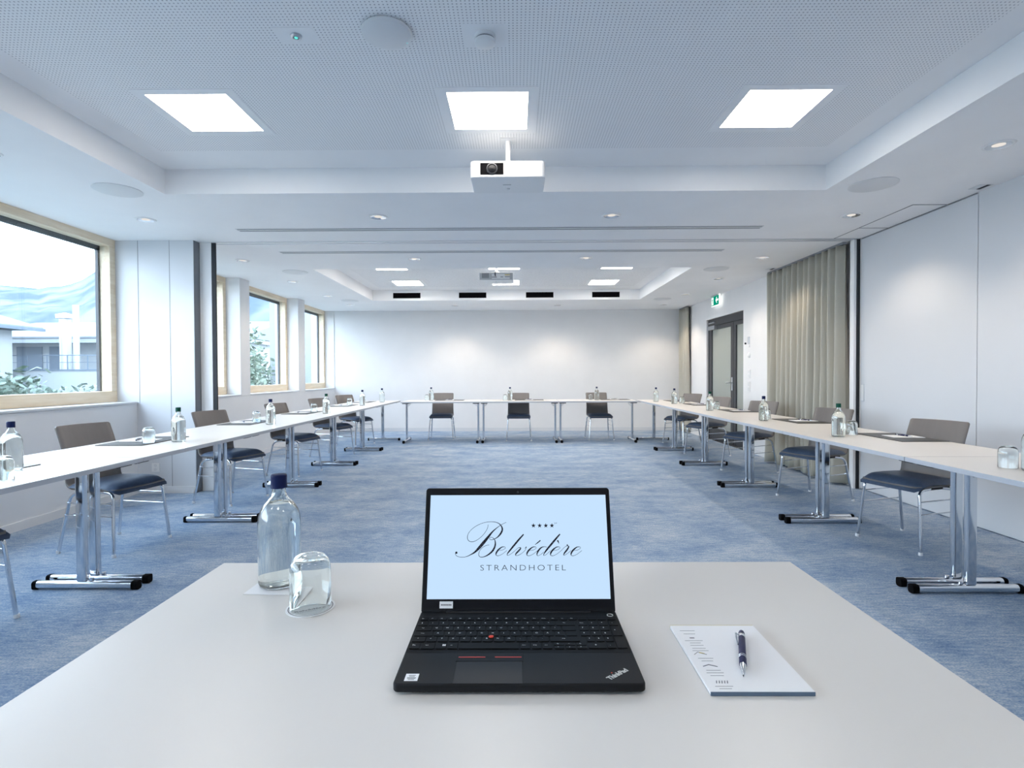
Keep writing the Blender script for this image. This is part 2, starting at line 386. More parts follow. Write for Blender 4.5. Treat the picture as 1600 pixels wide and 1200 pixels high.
# curtains
def curtain(label, y0, y1, xc, folds, depth, seed):
    rnd = random.Random(seed); nU, nV = folds*14, 22; top, bot = 2.575, .022
    ph = [rnd.uniform(-.5, .5) for _ in range(folds+2)]; am = [rnd.uniform(.65, 1.25) for _ in range(folds+2)]
    bm = bmesh.new(); grid = []
    for j in range(nV+1):
        v = j/nV; row = []
        for i in range(nU+1):
            u = i/nU; k = u*folds; ki = int(min(k, folds-1e-6)); fr = k-ki
            a = am[ki]*(1-fr)+am[ki+1]*fr; p = ph[ki]*(1-fr)+ph[ki+1]*fr
            drift = .018*math.sin(3*v+7*p)*v
            s = math.sin(2*PI*(k + .28*p*v)); sh = s - .22*math.sin(4*PI*k+2*p) + .75*v*math.sin(PI*k*.97+1.3)
            amp = depth*a*(.62 + .45*v)
            row.append(bm.verts.new((amp*sh + drift, (y1-y0)*(u-.5) + .012*math.cos(2*PI*k)*v, bot+(top-bot)*(1-v))))
        grid.append(row)
    for j in range(nV):
        for i in range(nU): bm.faces.new((grid[j][i], grid[j][i+1], grid[j+1][i+1], grid[j+1][i]))
    t = thing('curtain', label, 'curtain', (xc, (y0+y1)/2, 0))
    me = bpy.data.meshes.new('drape'); bm.to_mesh(me); bm.free(); me.materials.append(M['curtain'])
    for p in me.polygons: p.use_smooth = True
    o = bpy.data.objects.new('drape', me); COL.objects.link(o); o.parent = t
    sd = o.modifiers.new('thick', 'SOLIDIFY'); sd.thickness = .003
    MB().box(-.02, .02, (y0-y1)/2, (y1-y0)/2, 2.578, HL).build('rail', M['groove'], t)
curtain('long beige curtain hanging beside the black partition post', 5.80, 7.53, 3.50, 13, .066, 3)
curtain('narrow beige curtain hanging in the far right corner', 11.10, 11.62, 3.52, 5, .045, 9)

# ------------------------------------------------------------------ ceiling fixtures
def panel_light(x, y, label, grp, led='led'):
    t = thing('ceiling_light_panel', label, 'ceiling light', (x, y, HT), 0, grp); s = .2295
    f = MB(); e = .055
    f.box(-s-e, s+e, -s-e, -s, -.004, -.0005); f.box(-s-e, s+e, s, s+e, -.004, -.0005); f.box(-s-e, -s, -s, s, -.004, -.0005); f.box(s, s+e, -s, s, -.004, -.0005)
    f.build('frame', M['ceil'], t)
    MB().box(-s, s, -s, s, -.0035, -.001).build('diffuser', M[led], t)
for i, nm in enumerate(('left', 'middle', 'right')):
    panel_light(-1.849+1.699*i, 3.295, nm + ' square light panel in the near ceiling recess', 'near ceiling light panels')
    panel_light(-1.849+1.699*i, -.35, nm + ' unseen light panel added behind the camera', 'added unseen light panels')  # unseen row, added behind the camera to light the near end
    panel_light(-1.835+1.675*i, 7.925, nm + ' light panel in the front row of the far recess', 'far ceiling light panels', 'ledfar')
    panel_light(-1.835+1.675*i, 9.345, nm + ' light panel in the rear row of the far recess', 'far ceiling light panels', 'ledfar')
DL = []
def downlight(x, y, label, watts=1.0, tilt=0.0):
    t = thing('downlight', label, 'downlight', (x, y, HL), 0, 'recessed downlights'); r = .074
    MB().lathe([(r-.006, -.0005), (r-.006, -.0078), (r+.005, -.0078), (r+.010, -.0005)], 28, cap0=False, cap1=False).build('trim_ring', M['white'], t, smooth=True)
    MB().lathe([(r-.006, -.0075), (r-.014, -.005), (.035, -.0012)], 14, cap0=False, cap1=False).build('reflector', M['chrome'], t)
    MB().lathe([(.035, -.0016), (.001, -.0016)], 20, cap0=False, cap1=False).build('lens', M['bulb'], t, smooth=True)
    ld = bpy.data.lights.new('downlight_beam', 'SPOT'); ld.energy = SPOT_WATTS*watts; ld.color = (1.0, .84, .66); ld.spot_size = math.radians(122); ld.spot_blend = .6
    ld.shadow_soft_size = .035
    lo = bpy.data.objects.new('beam', ld); COL.objects.link(lo); lo.parent = t; lo.location = (0, 0, -.012)
row = ('beside the near recess', 'before the folding partition track', 'just beyond the partition track', 'beside the far recess', 'near the far end')
for x, side in ((-3.28, 'window-side'), (2.97, 'curtain-side')):
    for k, y in enumerate((3.37, 4.83, 6.55, 7.96, 9.5)):
        if side == 'window-side' and k == 3: y = 8.03
        downlight(x, y, '%s ceiling downlight %s' % (side, row[k]), .6 if side == 'window-side' else 1.0)
for x, nm in ((-1.20, 'left'), (.85, 'right')):
    downlight(x, 4.79, nm + ' middle downlight in front of the slot air outlet', .6)
    downlight(x, 6.51, nm + ' middle downlight beyond the partition track', .8)
    downlight(x, 10.88, nm + ' middle downlight close to the white back wall', 1.6)
downlight(2.97, 10.88, 'downlight close to the back wall in the far right corner', 1.6)
downlight(-3.235, 10.65, 'downlight close to the back wall in the far window corner', .6)
SPK = ((-2.972, 4.07, 'window side of the near recess'), (2.655, 4.06, 'curtain side of the near recess'), (-2.95, 7.30, 'window side at the far recess front'),
       (2.67, 7.24, 'curtain side at the far recess front'), (-3.07, 10.11, 'far window corner'), (2.724, 10.07, 'far curtain corner'))
for x, y, nm in SPK:
    t = MB().lathe([(.162, 0), (.162, -.004), (.155, -.007), (.001, -.0072)], 40, c=(0, 0, 0), cap1=False).build('ceiling_speaker', M['offwhite'], smooth=True)
    t.location = (x, y, HL); tag(t, 'round flush ceiling loudspeaker on the ' + nm, 'loudspeaker', 'ceiling loudspeakers')
def slot(y, label):
    t = thing('slot_air_outlet', label, 'air outlet', (-.15, y, HL)); f = MB(); hw = 2.5
    for a, bb in ((-.05, -.042), (-.012, .012), (.042, .05)): f.box(-hw, hw, a, bb, -.004, -.0005)
    f.box(-hw, -hw+.006, -.042, .042, -.004, -.0005); f.box(hw-.006, hw, -.042, .042, -.004, -.0005)
    f.build('frame', M['offwhite'], t)
    for a, bb in ((-.042, -.012), (.012, .042)): MB().box(-hw+.006, hw-.006, a, bb, -.0015, -.0003).build('slot', M['groove'], t)
slot(5.20, 'long slot air outlet in front of the partition track'); slot(6.15, 'long slot air outlet beyond the partition track')
t = thing('partition_track', 'metal ceiling track of the folding partition across the room', 'track', (.21, 5.705, HL))
MB().box(-3.37, 3.36, -.048, -.03, -.006, -.0005).build('rail', M['alu'], t); MB().box(-3.37, 3.36, .03, .048, -.006, -.0005).build('rail', M['alu'], t)
MB().box(-3.37, 3.36, -.03, .03, -.002, -.0004).build('channel', M['offwhite'], t)
t = thing('parking_track', 'dark ceiling groove around the partition parking bay by white doors', 'track', (3.45, 5.1, HL))
MB().box(-.152, -.144, -.56, .56, -.003, -.0003).build('groove', M['groove'], t)
MB().box(-.144, .135, -.56, -.552, -.003, -.0003).build('groove', M['groove'], t)
MB().box(-.144, .135, .15, .158, -.003, -.0003).build('groove', M['groove'], t)
MB().box(.134, .137, -.85, .55, -.004, -.0003).build('groove', M['groove'], t)
def latch(x, y, label):
    t = thing('ceiling_latch', label, 'latch', (x, y, HL), 0, 'ceiling latches')
    MB().box(-.05, .05, -.055, .055, -.003, -.0004).build('plate', M['offwhite'], t); MB().box(.005, .03, -.05, .045, -.005, -.003).build('slot', M['blackp'], t)
latch(3.50, 4.12, 'small ceiling latch plate above the white cupboard doors'); latch(3.40, 7.26, 'small ceiling latch plate above the long beige curtain')
for i, x in enumerate((-2.014, -.788, .46, 1.688)):
    t = thing('air_grille', ('leftmost', 'second', 'third', 'rightmost')[i] + ' black air grille of four in the far recess edge', 'air grille', (x, R2[3], 2.692), 0, 'black air grilles')
    MB().box(-.255, .255, -.004, -.0005, -.05, .05).build('frame', M['black'], t)
    for k in range(3): MB().box(-.245, .245, -.011, -.004, -.034+.028*k, -.026+.028*k).build('slat', M['black'], t)
# access point, smoke detector, emergency light
t = thing('wireless_access_point', 'round white wireless access point on the near ceiling', 'access point', (-.585, 2.52, HT))
MB().lathe([(.105, -.001), (.116, -.012), (.112, -.024), (.095, -.031), (.001, -.034)], 44, cap1=False).build('housing', M['offwhite'], t, smooth=True)
MB().lathe([(.003, -.0325), (.0001, -.034)], 10, c=(.085, .045, 0), cap1=False).build('status_light', M['led_cyan'], t)
t = thing('smoke_detector', 'white smoke detector on the near ceiling right of the disc', 'smoke detector', (-.135, 2.565, HT))
MB().box(-.10, .10, -.09, .09, -.003, -.0012).build('base_plate', M['ceil'], t)
MB().lathe([(.050, -.003), (.050, -.016), (.044, -.018), (.044, -.024), (.049, -.026), (.047, -.040), (.035, -.047), (.001, -.048)], 36, cap1=False).build('housing', M['white'], t, smooth=True)
MB().lathe([(.0445, -.018), (.0445, -.024)], 36, cap0=False, cap1=False).build('vent_slit', M['groove'], t)
t = thing('emergency_light', 'small emergency light on the near ceiling left of the disc', 'emergency light', (-1.015, 2.55, HT))
MB().box(-.09, .09, -.06, .06, -.003, -.0012).build('base_plate', M['ceil'], t)
MB().lathe([(.027, -.003), (.025, -.010), (.014, -.013)], 24, cap1=False).build('ring', M['alu'], t, smooth=True)
MB().lathe([(.009, -.012), (.006, -.016), (.001, -.017)], 18, cap1=False).build('lens', M['led_cyan'], t, smooth=True)
# projectors
def projector(x, y, z, rz, label, rear):
    t = thing('projector', label, 'projector', (x, y, HT), rz); zt = z-HT
    body = MB().rbox(-.245, .245, -.155, .155, zt, zt+.108, .03, 6).build('body', M['white'], t, bevel=.006, smooth=True)
    m = MB(); m.box(-.05, .05, -.05, .05, -.004, -.0008); m.cyl((0, 0, -.003), (0, 0, zt+.13), .0165); m.rbox(-.045, .045, -.06, .06, zt+.108, zt+.135, .01)
    m.build('ceiling_mount', M['white'], t, smooth=True)
    MB().box(-.180, -.028, -.1565, -.153, zt+.018, zt+.094).build('lens_window', M['black'], t)
    q = MB(); Rx = T(-.103, -.157, zt+.055, rx=PI/2)
    q.lathe([(.036, -.002), (.036, .006), (.030, .008), (.027, .003)], 28, cap0=False, cap1=False, R=Rx).build('lens_ring', M['darkm'], t, smooth=True)
    MB().lathe([(.028, .003), (.015, .007), (.001, .0085)], 24, cap0=False, cap1=False, R=Rx).build('lens', M['bezel'], t, smooth=True)
    MB().box(.17, .19, -.1562, -.154, zt+.05, zt+.064).build('infrared_window', M['offwhite'], t)
    MB().box(-.035, .02, -.02, -.012, zt-.0006, zt+.0004).build('logo_mark', M['groove'], t)
    MB().lathe([(.012, 0), (.010, -.006), (.001, -.007)], 14, c=(.0, .06, zt), cap1=False).build('foot', M['offwhite'], t, smooth=True)
    if rear:
        bz = .1580; MB().rbox(-.232, .232, .150, .1562, zt+.006, zt+.1, .003).build('rear_panel', M['flue'], t)
        MB().box(.10, .20, .150, bz, zt+.03, zt+.098).build('vent_grille', M['groove'], t)
        MB().box(-.19, .06, .150, bz, zt+.018, zt+.088).build('connector_plate', M['offwhite'], t)
        MB().box(-.19, -.12, bz-.001, bz+.004, zt+.066, zt+.08).build('yellow_socket', M['inkyellow'], t)
        for a, bb, z0 in ((-.19, -.12, .04), (-.06, -.10, .038), (-.01, .06, .036)): MB().box(min(a, bb), max(a, bb), bz-.001, bz+.003, zt+z0, zt+z0+.011).build('socket', M['groove'], t)
        MB().tube([(.01, bz, zt+.06), (.012, bz+.03, zt+.065), (.012, bz+.03, zt+.10), (-.005, .09, zt+.15), (-.012, .02, zt+.22), (-.012, .012, -.002)], .007, 8).build('cable', M['blackp'], t, smooth=True)
    return t
projector(-.043, 3.705, 2.487, 0, 'white ceiling projector with dark lens in the near recess', False)
projector(-.262, 7.76, 2.530, PI, 'white ceiling projector seen from behind in the far recess', True)
# exit sign
t = thing('exit_sign', 'green running man exit sign above the grey glass door', 'exit sign', (3.545, 9.63, 2.505))
MB().box(-.012, .012, -.185, .185, -.095, .092).build('housing', M['exitglow'], t)
MB().box(-.03, .03, -.17, .17, .075, .094).build('ceiling_rail', M['alu'], t)
MB().box(-.0145, -.0118, -.175, .175, -.085, .078).build('green_face', M['exitgreen'], t)
e = MB(); X = -.0155
def xface(pts): e.prism([(p[0], p[1]) for p in pts], 0, .0012, R=Matrix(((0, 0, -1, -.0145), (-1, 0, 0, 0), (0, 1, 0, 0), (0, 0, 0, 1))))
xface([(-.155, -.07), (-.075, -.07), (-.075, .062), (-.155, .062)])          # door (u runs along -y, i.e. left to right as seen)
xface([(.03, 0), (.078, .052), (.098, .052), (.068, .016), (.155, .016), (.155, -.016), (.068, -.016), (.098, -.052), (.078, -.052)])
e.build('arrow_and_door', M['exitwhite'], t)
g = MB()
def gface(pts): g.prism([(p[0], p[1]) for p in pts], 0, .0012, R=Matrix(((0, 0, -1, -.0158), (-1, 0, 0, 0), (0, 1, 0, 0), (0, 0, 0, 1))))
gface([(-.118+.011*math.cos(a*PI/5), .043+.011*math.sin(a*PI/5)) for a in range(10)])
gface([(-.128, .028), (-.105, .028), (-.098, -.008), (-.113, -.012)])
gface([(-.128, .028), (-.147, .008), (-.142, .003), (-.120, .018)]); gface([(-.105, .028), (-.088, .008), (-.093, .003), (-.108, .016)])
gface([(-.113, -.010), (-.101, -.008), (-.117, -.032), (-.135, -.058), (-.143, -.053), (-.126, -.03)]); gface([(-.111, -.010), (-.099, -.008), (-.088, -.03), (-.093, -.06), (-.102, -.058), (-.099, -.03)])
g.build('running_man', M['exitgreen'], t)
# devices on the wall beside the door
t = thing('wall_reader', 'small grey remote holder on the wall right of the door', 'wall device', (XR, 8.378, 1.70))
MB().rbox(-.02, 0, -.022, .022, -.04, .075, .006).build('housing', M['alu'], t, bevel=.003); MB().rbox(-.016, 0, -.024, .024, -.085, -.042, .006).build('cradle', M['white'], t, bevel=.003)
MB().lathe([(.014, 0), (.014, .02), (.001, .021)], 14, cap1=False, R=T(0, .12, -.02, ry=-PI/2)).build('hook', M['blackp'], t, smooth=True)
t = thing('thermostat', 'round white thermostat on the wall right of the door', 'thermostat', (XR, 8.378, 1.495))
MB().lathe([(.042, 0), (.040, .012), (.030, .02), (.001, .021)], 24, cap1=False, R=T(0, 0, 0, ry=-PI/2)).build('dial', M['white'], t, smooth=True)
def plate(label, z0, z1, n):
    t = thing('switch_plate', label, 'switch', (XR, 8.376, z0), 0, 'switch plates by the door'); hgt = z1-z0
    MB().rbox(-.009, 0, -.042, .042, 0, hgt, .004).build('cover', M['white'], t, bevel=.002)
    for k in range(n): MB().box(-.0125, -.008, -.03, .03, hgt*(k+.12)/n, hgt*(k+.88)/n).build('rocker', M['offwhite'], t, bevel=.002)
plate('upper white switch plate on the wall right of the door', 1.14, 1.27, 2); plate('lower tall white switch plate on the wall right of the door', .93, 1.085, 2)
t = thing('power_outlet', 'white double power outlet on the window-side wall stub', 'outlet', (-3.715, 5.57, .265))
MB().box(-.04, .04, -.009, 0, -.045, .045).build('cover', M['white'], t, bevel=.002)
for dz in (-.02, .022):
    MB().lathe([(.017, 0), (.0165, .002), (.001, .0022)], 18, cap1=False, R=T(0, -.009, dz, rx=PI/2)).build('socket', M['offwhite'], t, smooth=True)

# ================================================================== FURNITURE
TOPZ = .74
def make_table(label, w=.765, ln=1.395):
    """long axis along local Y, front (room side) at local +X"""
    t = thing('folding_table', label, 'table')
    hx, hy = w/2, ln/2
    top = MB().box(-hx, hx, -hy, hy, TOPZ-.0255, TOPZ-.0005)
    top.mi = 1
    tt = top.build('tabletop', [M['tabletop'], M['edge']], t, bevel=.0015)
    for p in tt.data.polygons: p.material_index = 0 if p.normal.z > .5 else 1
    fx0, fx1 = hx-.60, hx-.005; cx = hx-.325
    for s in (-1, 1):
        y = s*(hy-.045)
        lg = MB().rbox(cx-.027, cx+.027, y-.0175, y+.0175, .05, TOPZ-.026, .011, 5).build('leg', M['chrome'], t, smooth=True)
        f = MB(); f.prism(rrect(y-.021, y+.021, .006, .048, .016, 5), fx0+.015, fx1-.028, R=Matrix(((0, 0, 1, 0), (1, 0, 0, 0), (0, 1, 0, 0), (0, 0, 0, 1))))
        f.cyl((cx+.05, y-s*.0, .05), (cx+.05, y, .062), .012)
        f.build('foot', M['chrome'], lg, smooth=True)
        for a, bb in ((fx0, fx0+.022), (fx1-.034, fx1)):
            MB().prism(rrect(y-.0222, y+.0222, 0, .0485, .014, 5), a, bb, R=Matrix(((0, 0, 1, 0), (1, 0, 0, 0), (0, 1, 0, 0), (0, 0, 0, 1)))).build('end_cap', M['black'], lg, smooth=True)
        MB().box(cx-.27, cx+.27, y-.03-(.05 if s > 0 else 0), y+.03+(.05 if s < 0 else 0), TOPZ-.042, TOPZ-.026).build('hinge_bracket', M['blackp'], lg, bevel=.003)
        br = MB(); br.tube([(cx, y-s*.012, TOPZ-.10), (cx, y-s*.05, TOPZ-.075), (cx, y-s*.075, TOPZ-.04)], .007, 8); br.build('brace', M['alu'], lg, smooth=True)
    return t
tp0 = None
def put_table(x, y, rz, label, grp):
    global tp0
    if tp0 is None: tp0 = make_table(label); o = tp0
    else: o = copy_tree(tp0)
    o.location = (x, y, 0); o.rotation_euler = (0, 0, rz); o['label'] = label; o['group'] = grp
    return o
nth = ('nearest', 'second', 'third', 'fourth', 'fifth', 'farthest')
for k in range(6):
    put_table(-2.130-.3825-.0015*k, 1.69+.70+1.4*k, 0, 'white folding table, %s along the window side row' % nth[k], 'tables of the window side row')
    put_table(2.147+.3825+.0085*(1.4*k), 1.61+.70+1.4*k, PI-.0085, 'white folding table, %s along the curtain side row' % nth[k], 'tables of the curtain side row')
for k, nm in enumerate(('left', 'middle', 'right')):
    put_table(-2.03+.70+1.4*k, 9.56+.3825, -PI/2, '%s white folding table in front of the white back wall' % nm, 'tables of the back row')
put_table(-.025, 1.331-.3825, PI/2, 'large white table in the foreground under the open laptop', 'foreground table')

def make_chair(label):
    """faces local +X; origin on the floor in the middle of the four feet"""
    t = thing('stacking_chair', label, 'chair')
    for s in (-1, 1):
        for front in (1, 0):
            if front: pts = bend([(.225, .228*s, .008), (.193, .196*s, .418), (.09, .190*s, .424)], .045)
            else: pts = bend([(-.225, .228*s, .008), (-.150, .198*s, .405), (-.02, .190*s, .424)], .06)
            lg = MB().tube(pts, .0105, 12).build('leg', M['chrome'], t, smooth=True)
            sx = .226 if front else -.226
            MB().lathe([(.0125, 0), (.0135, .006), (.012, .02)], 14, c=(sx, .229*s, 0)).build('glide', M['offwhite'], lg, smooth=True)
        for z in (.345, .262):
            k = (z-.008)/.41; xf = .225-.032*k; xr = -.225+.075*k; y = s*(.228-.032*k+.0)
            MB().cyl((xr, y+.010*s, z), (xf, y+.010*s, z), .0042, 8).build('stretcher', M['chrome'], t, smooth=True)
    fr = MB(); fr.cyl((.06, -.19, .424), (.06, .19, .424), .0095); fr.cyl((-.09, -.19, .423), (-.09, .19, .423), .0095)
    for s in (-1, 1):
        fr.cyl((-.02, .19*s, .424), (.09, .19*s, .424), .0105)
        for x in (.06, -.09): fr.cyl((x, .15*s, .428), (x, .15*s, .442), .011, 10)
    fr.build('under_frame', M['blackp'], t, smooth=True)
    # ply shell: seat, tight bend, back
    prof = bend([(.228, .440), (.10, .438), (-.175, .440), (-.206, .56), (-.238, .71), (-.298, .862)], .075, 8)
    P = [(p[0], p[1]) for p in [(q.x, q.y) for q in [Vector((a.x, a.y, 0)) for a in [Vector((u.x, u.y, 0)) for u in prof]]]]
    dense = []
    for (a, b_) in zip(P, P[1:]):
        n = max(1, int(math.hypot(b_[0]-a[0], b_[1]-a[1])/(.03 if b_[1] < .72 else .008)))
        for i in range(n): dense.append((a[0]+(b_[0]-a[0])*i/n, a[1]+(b_[1]-a[1])*i/n))
    dense.append(P[-1])
    bm = bmesh.new(); nW = 12; grid = []; top = dense[-1][1]
    for (x, z) in dense:
        rowv = []
        hb = max(0, min(1, (z-.46)/.12)); hw = .208 - .006*hb
        if top-z < .016: hw -= .013*(1-math.sqrt(max(0, 1-((.016-(top-z))/.016)**2)))
        if x > .20: hw -= .02*((x-.20)/.028)**2
        for j in range(nW+1):
            v = -1+2*j/nW
            rowv.append(bm.verts.new((x + .026*hb*(v*v) , v*hw, z - .004*(1-hb)*(1-v*v))))
        grid.append(rowv)
    for i in range(len(grid)-1):
        for j in range(nW): bm.faces.new((grid[i][j], grid[i][j+1], grid[i+1][j+1], grid[i+1][j]))
    bmesh.ops.recalc_face_normals(bm, faces=bm.faces[:])
    me = bpy.data.meshes.new('shell'); bm.to_mesh(me); bm.free(); me.materials.append(M['ply'])
    for p in me.polygons: p.use_smooth = True
    o = bpy.data.objects.new('shell', me); COL.objects.link(o); o.parent = t; o['label'] = 'taupe ply seat shell with back'
    sd = o.modifiers.new('thick', 'SOLIDIFY'); sd.thickness = .011; sd.offset = 0
    # cushion
    c_ = MB(); n1, n2 = 18, 14; g = {}
    def cush(u, v, topside):
        x = -.165+.405*u; hw = .216; fx = min(1, u*9, ); fe = min(1, (1-u)*8); y = v*hw
        if u > .93: y *= 1-.10*((u-.93)/.07)**2
        if u < .05: y *= .96
        e = (1-abs(v)**6); rim = max(0, min(1, (1-(2*u-1)**8)))*e
        drop = -.038*max(0, (u-.70)/.30)**2
        return (x, y, .447 + drop + (.036*rim**.5 + .004*(1-abs(2*u-1)) if topside else .0))
    tv = [[c_.bm.verts.new(cush(i/n1, -1+2*j/n2, True)) for j in range(n2+1)] for i in range(n1+1)]
    bv = [[tv[i][j] if i in (0, n1) or j in (0, n2) else c_.bm.verts.new(cush(i/n1, -1+2*j/n2, False)) for j in range(n2+1)] for i in range(n1+1)]
    for i in range(n1):
        for j in range(n2):
            c_.bm.faces.new((tv[i][j], tv[i+1][j], tv[i+1][j+1], tv[i][j+1]))
            vs_ = (bv[i][j], bv[i][j+1], bv[i+1][j+1], bv[i+1][j])
            try: c_.bm.faces.new(vs_)
            except ValueError: pass
    cu = c_.build('seat_cushion', M['cushion'], t, smooth=True, auto=80); cu['label'] = 'slate blue upholstered seat pad'
    return t
ch0 = None
def put_chair(x, y, deg, label, grp):
    global ch0
    if ch0 is None: ch0 = make_chair(label); o = ch0
    else: o = copy_tree(ch0)
    o.location = (x, y, 0); o.rotation_euler = (0, 0, math.radians(deg)); o['label'] = label; o['group'] = grp
LC = ((-2.764, 2.50, -12, 'cut off by the left picture edge'), (-2.853, 3.842, -11, 'first whole one from the camera'), (-2.777, 5.268, -18, 'in front of the partition post'),
      (-2.745, 6.708, -14.4, 'second beyond the partition post'), (-2.775, 8.18, -17, 'before the last chair of its row'), (-2.82, 9.53, -28, 'farthest of its row, near back wall'))
for x, y, a, nm in LC: put_chair(x, y, a, 'taupe chair behind the window side tables, ' + nm, 'chairs of the window side row')
RC = ((2.811, 3.865, 18, 'nearest, in front of white cupboard doors'), (2.884, 5.246, 23, 'second, beside the partition post'), (2.879, 6.69, 28, 'third, in front of the long curtain'),
      (2.855, 8.095, 23, 'fourth, in front of the glass door'), (2.90, 9.46, 31, 'farthest, near the back wall'))
for x, y, a, nm in RC: put_chair(x, y, 180+a, 'taupe chair behind the curtain side tables, ' + nm, 'chairs of the curtain side row')
for x, y, a, nm in ((-1.395, 10.27, 2, 'left'), (.06, 10.13, 0, 'middle'), (1.565, 10.17, 3, 'right')):
    put_chair(x, y, -90+a, '%s taupe chair behind the back row of tables' % nm, 'chairs of the back row')

# ================================================================== THINGS ON THE TABLES
bottles = {}
def make_bottle(cap):
    t = thing('water_bottle', 'bottle', 'bottle')
    def prof(off):
        p = [(.036, .0), (.0415, .0025), (.0445, .010), (.0445, .138), (.0432, .150), (.0390, .165), (.0310, .179), (.0225, .188), (.0165, .196), (.0146, .206), (.0146, .226)]
        return p if not off else [(max(.002, r-off), z+(.006 if i == 0 else (.0055 if i == 1 else (.003 if i == 2 else 0)))) for i, (r, z) in enumerate(p)]
    g = MB(); o = prof(0); i = prof(.0028)
    g.lathe([(.012, .0035), (.030, .0022)] + o + [(i[-1][0], .2262)] + list(reversed(i)) + [(.010, .0095)], 40, cap0=True, cap1=True)
    g.build('glass_body', M['glassgreen'], t, smooth=True, auto=60)
    wt = [(r+.0006, z-.0006) for r, z in i if z < .18] + [(.0262, .181), (.0255, .1813)]
    MB().lathe([(.010, .0089)] + wt, 40).build('water', M['water'], t, smooth=True, auto=60)
    c_ = MB(); pr = [(.0150, .213), (.0172, .2135), (.0172, .218)]
    for k in range(5): pr += [(.0165, .2195+.004*k), (.0172, .2215+.004*k)]
    pr += [(.0165, .2415), (.0150, .243), (.001, .2432)]
    c_.lathe(pr, 30, cap0=False, cap1=False).build('cap', M['cap'+cap], t, smooth=True, auto=50)
    return t
def bottle(x, y, cap, label, grp, z=TOPZ, rz=0.0):
    if cap not in bottles: bottles[cap] = make_bottle(cap); o = bottles[cap]
    else: o = copy_tree(bottles[cap])
    o.location = (x, y, z); o['label'] = label; o['group'] = grp; o.rotation_euler = (0, 0, rz); return o
tum = None
def tumbler(x, y, label, grp, z=TOPZ):
    global tum
    if tum is None:
        g = MB(); o = [(.0385, .0), (.0392, .001), (.0392, .070), (.0382, .082), (.0345, .094), (.0270, .1025), (.0160, .1065), (.004, .1075)]
        i = [(.0380, .0), (.0379, .069), (.0368, .081), (.0330, .0915), (.0252, .0980), (.0140, .1010), (.004, .1015)]
        g.lathe(list(reversed(i)) + o, 44, cap0=True, cap1=True)
        tum = g.build('tumbler', M['glass'], smooth=True, auto=70); o = tum
    else: o = tum.copy(); COL.objects.link(o)
    o.location = (x, y, z); tag(o, label, 'glass', grp); return o
def note(x, y, rz, label, grp, z, w=.149, d=.21, h=.003):
    o = MB().box(-w/2, w/2, -d/2, d/2, 0, h).build('notepad', M['paper']); o.location = (x, y, z); o.rotation_euler = (0, 0, rz); return tag(o, label, 'notepad', grp)
pen0 = None
def make_pen():
    t = thing('ballpoint_pen', 'pen', 'pen'); R = T(0, 0, 0, ry=PI/2)          # along local X, tip at +X
    MB().lathe([(.0042, -.0690), (.0052, -.064), (.0054, -.055)], 18, cap0=True, cap1=True, R=R).build('push_button', M['navy'], t, smooth=True)
    MB().lathe([(.0050, -.056), (.0058, -.055), (.0058, -.047), (.0052, -.046)], 18, R=R).build('collar', M['chrome'], t, smooth=True)
    MB().lathe([(.0054, -.047), (.0056, -.01), (.0056, .045), (.0052, .046)], 20, R=R).build('barrel', M['navy'], t, smooth=True)
    q = MB()
    for z in (.018, .023): q.lathe([(.0055, z), (.0060, z+.0004), (.0060, z+.0018), (.0055, z+.0022)], 18, R=R)
    q.build('ring', M['chrome'], t, smooth=True)
    MB().lathe([(.0050, .046), (.0042, .055), (.0022, .071), (.0013, .076)], 18, R=R).build('tip', M['chrome'], t, smooth=True)
    MB().lathe([(.0010, .0755), (.0005, .080)], 10, R=R).build('point', M['blackp'], t)
    q = MB(); q.tube([(-.050, -.004, .003), (-.053, -.0095, .004), (-.034, -.0085, .0035), (-.016, -.0062, .0025)], [.0016, .0018, .0014, .0010], 8); q.build('clip', M['chrome'], t, smooth=True)
    return t
def pen(x, y, rz, label, grp, z):
    global pen0
    if pen0 is None: pen0 = make_pen(); o = pen0
    else: o = copy_tree(pen0)
    o.location = (x, y, z); o.rotation_euler = (0, 0, rz); o['label'] = label
    if grp: o['group'] = grp
    return o
pad0 = None
def desk_pad(x, y, rz, label, grp):
    global pad0
    if pad0 is None: pad0 = MB().rbox(-.16, .16, -.265, .265, 0, .0045, .006).build('desk_pad', M['pad'], bevel=.001); o = pad0
    else: o = pad0.copy(); COL.objects.link(o)
    o.location = (x, y, TOPZ); o.rotation_euler = (0, 0, rz); return tag(o, label, 'desk pad', grp)
def seat(x, y, rz, where, grp, jit):
    c_, s_ = math.cos(rz), math.sin(rz)
    P = lambda a, b_: (x + c_*a - s_*b_, y + s_*a + c_*b_)
    desk_pad(x, y, rz, 'charcoal desk pad lying %s' % where, 'desk pads ' + grp)
    px_, py_ = P(-.03+.01*jit, .01*jit)
    note(px_, py_, rz+PI/2+.08*jit, 'white notepad on the desk pad %s' % where, 'notepads ' + grp, TOPZ+.0045)
    qx, qy = P(-.045, .02*jit); pen(qx, qy, rz+PI/2+.35+.3*jit, 'dark pen on the notepad %s' % where, 'pens ' + grp, TOPZ+.0045+.003+.006)
LW = ('at the left picture edge', 'at the first whole chair on the window side', 'at the window side chair by the partition post', 'at the fourth window side chair', 'at the fifth window side chair', 'at the farthest window side chair')
for k, (x, y) in enumerate(((-2.66, 2.575), (-2.66, 3.875), (-2.67, 5.375), (-2.67, 6.785), (-2.67, 8.405), (-2.67, 9.54))):
    seat(x, y, 0, LW[k], 'of the window side row', ((k*37) % 5-2)*.4)
RW = ('at the nearest curtain side chair', 'at the chair by the partition post, curtain side', 'at the chair before the long curtain', 'at the chair before the glass door', 'at the farthest curtain side chair')
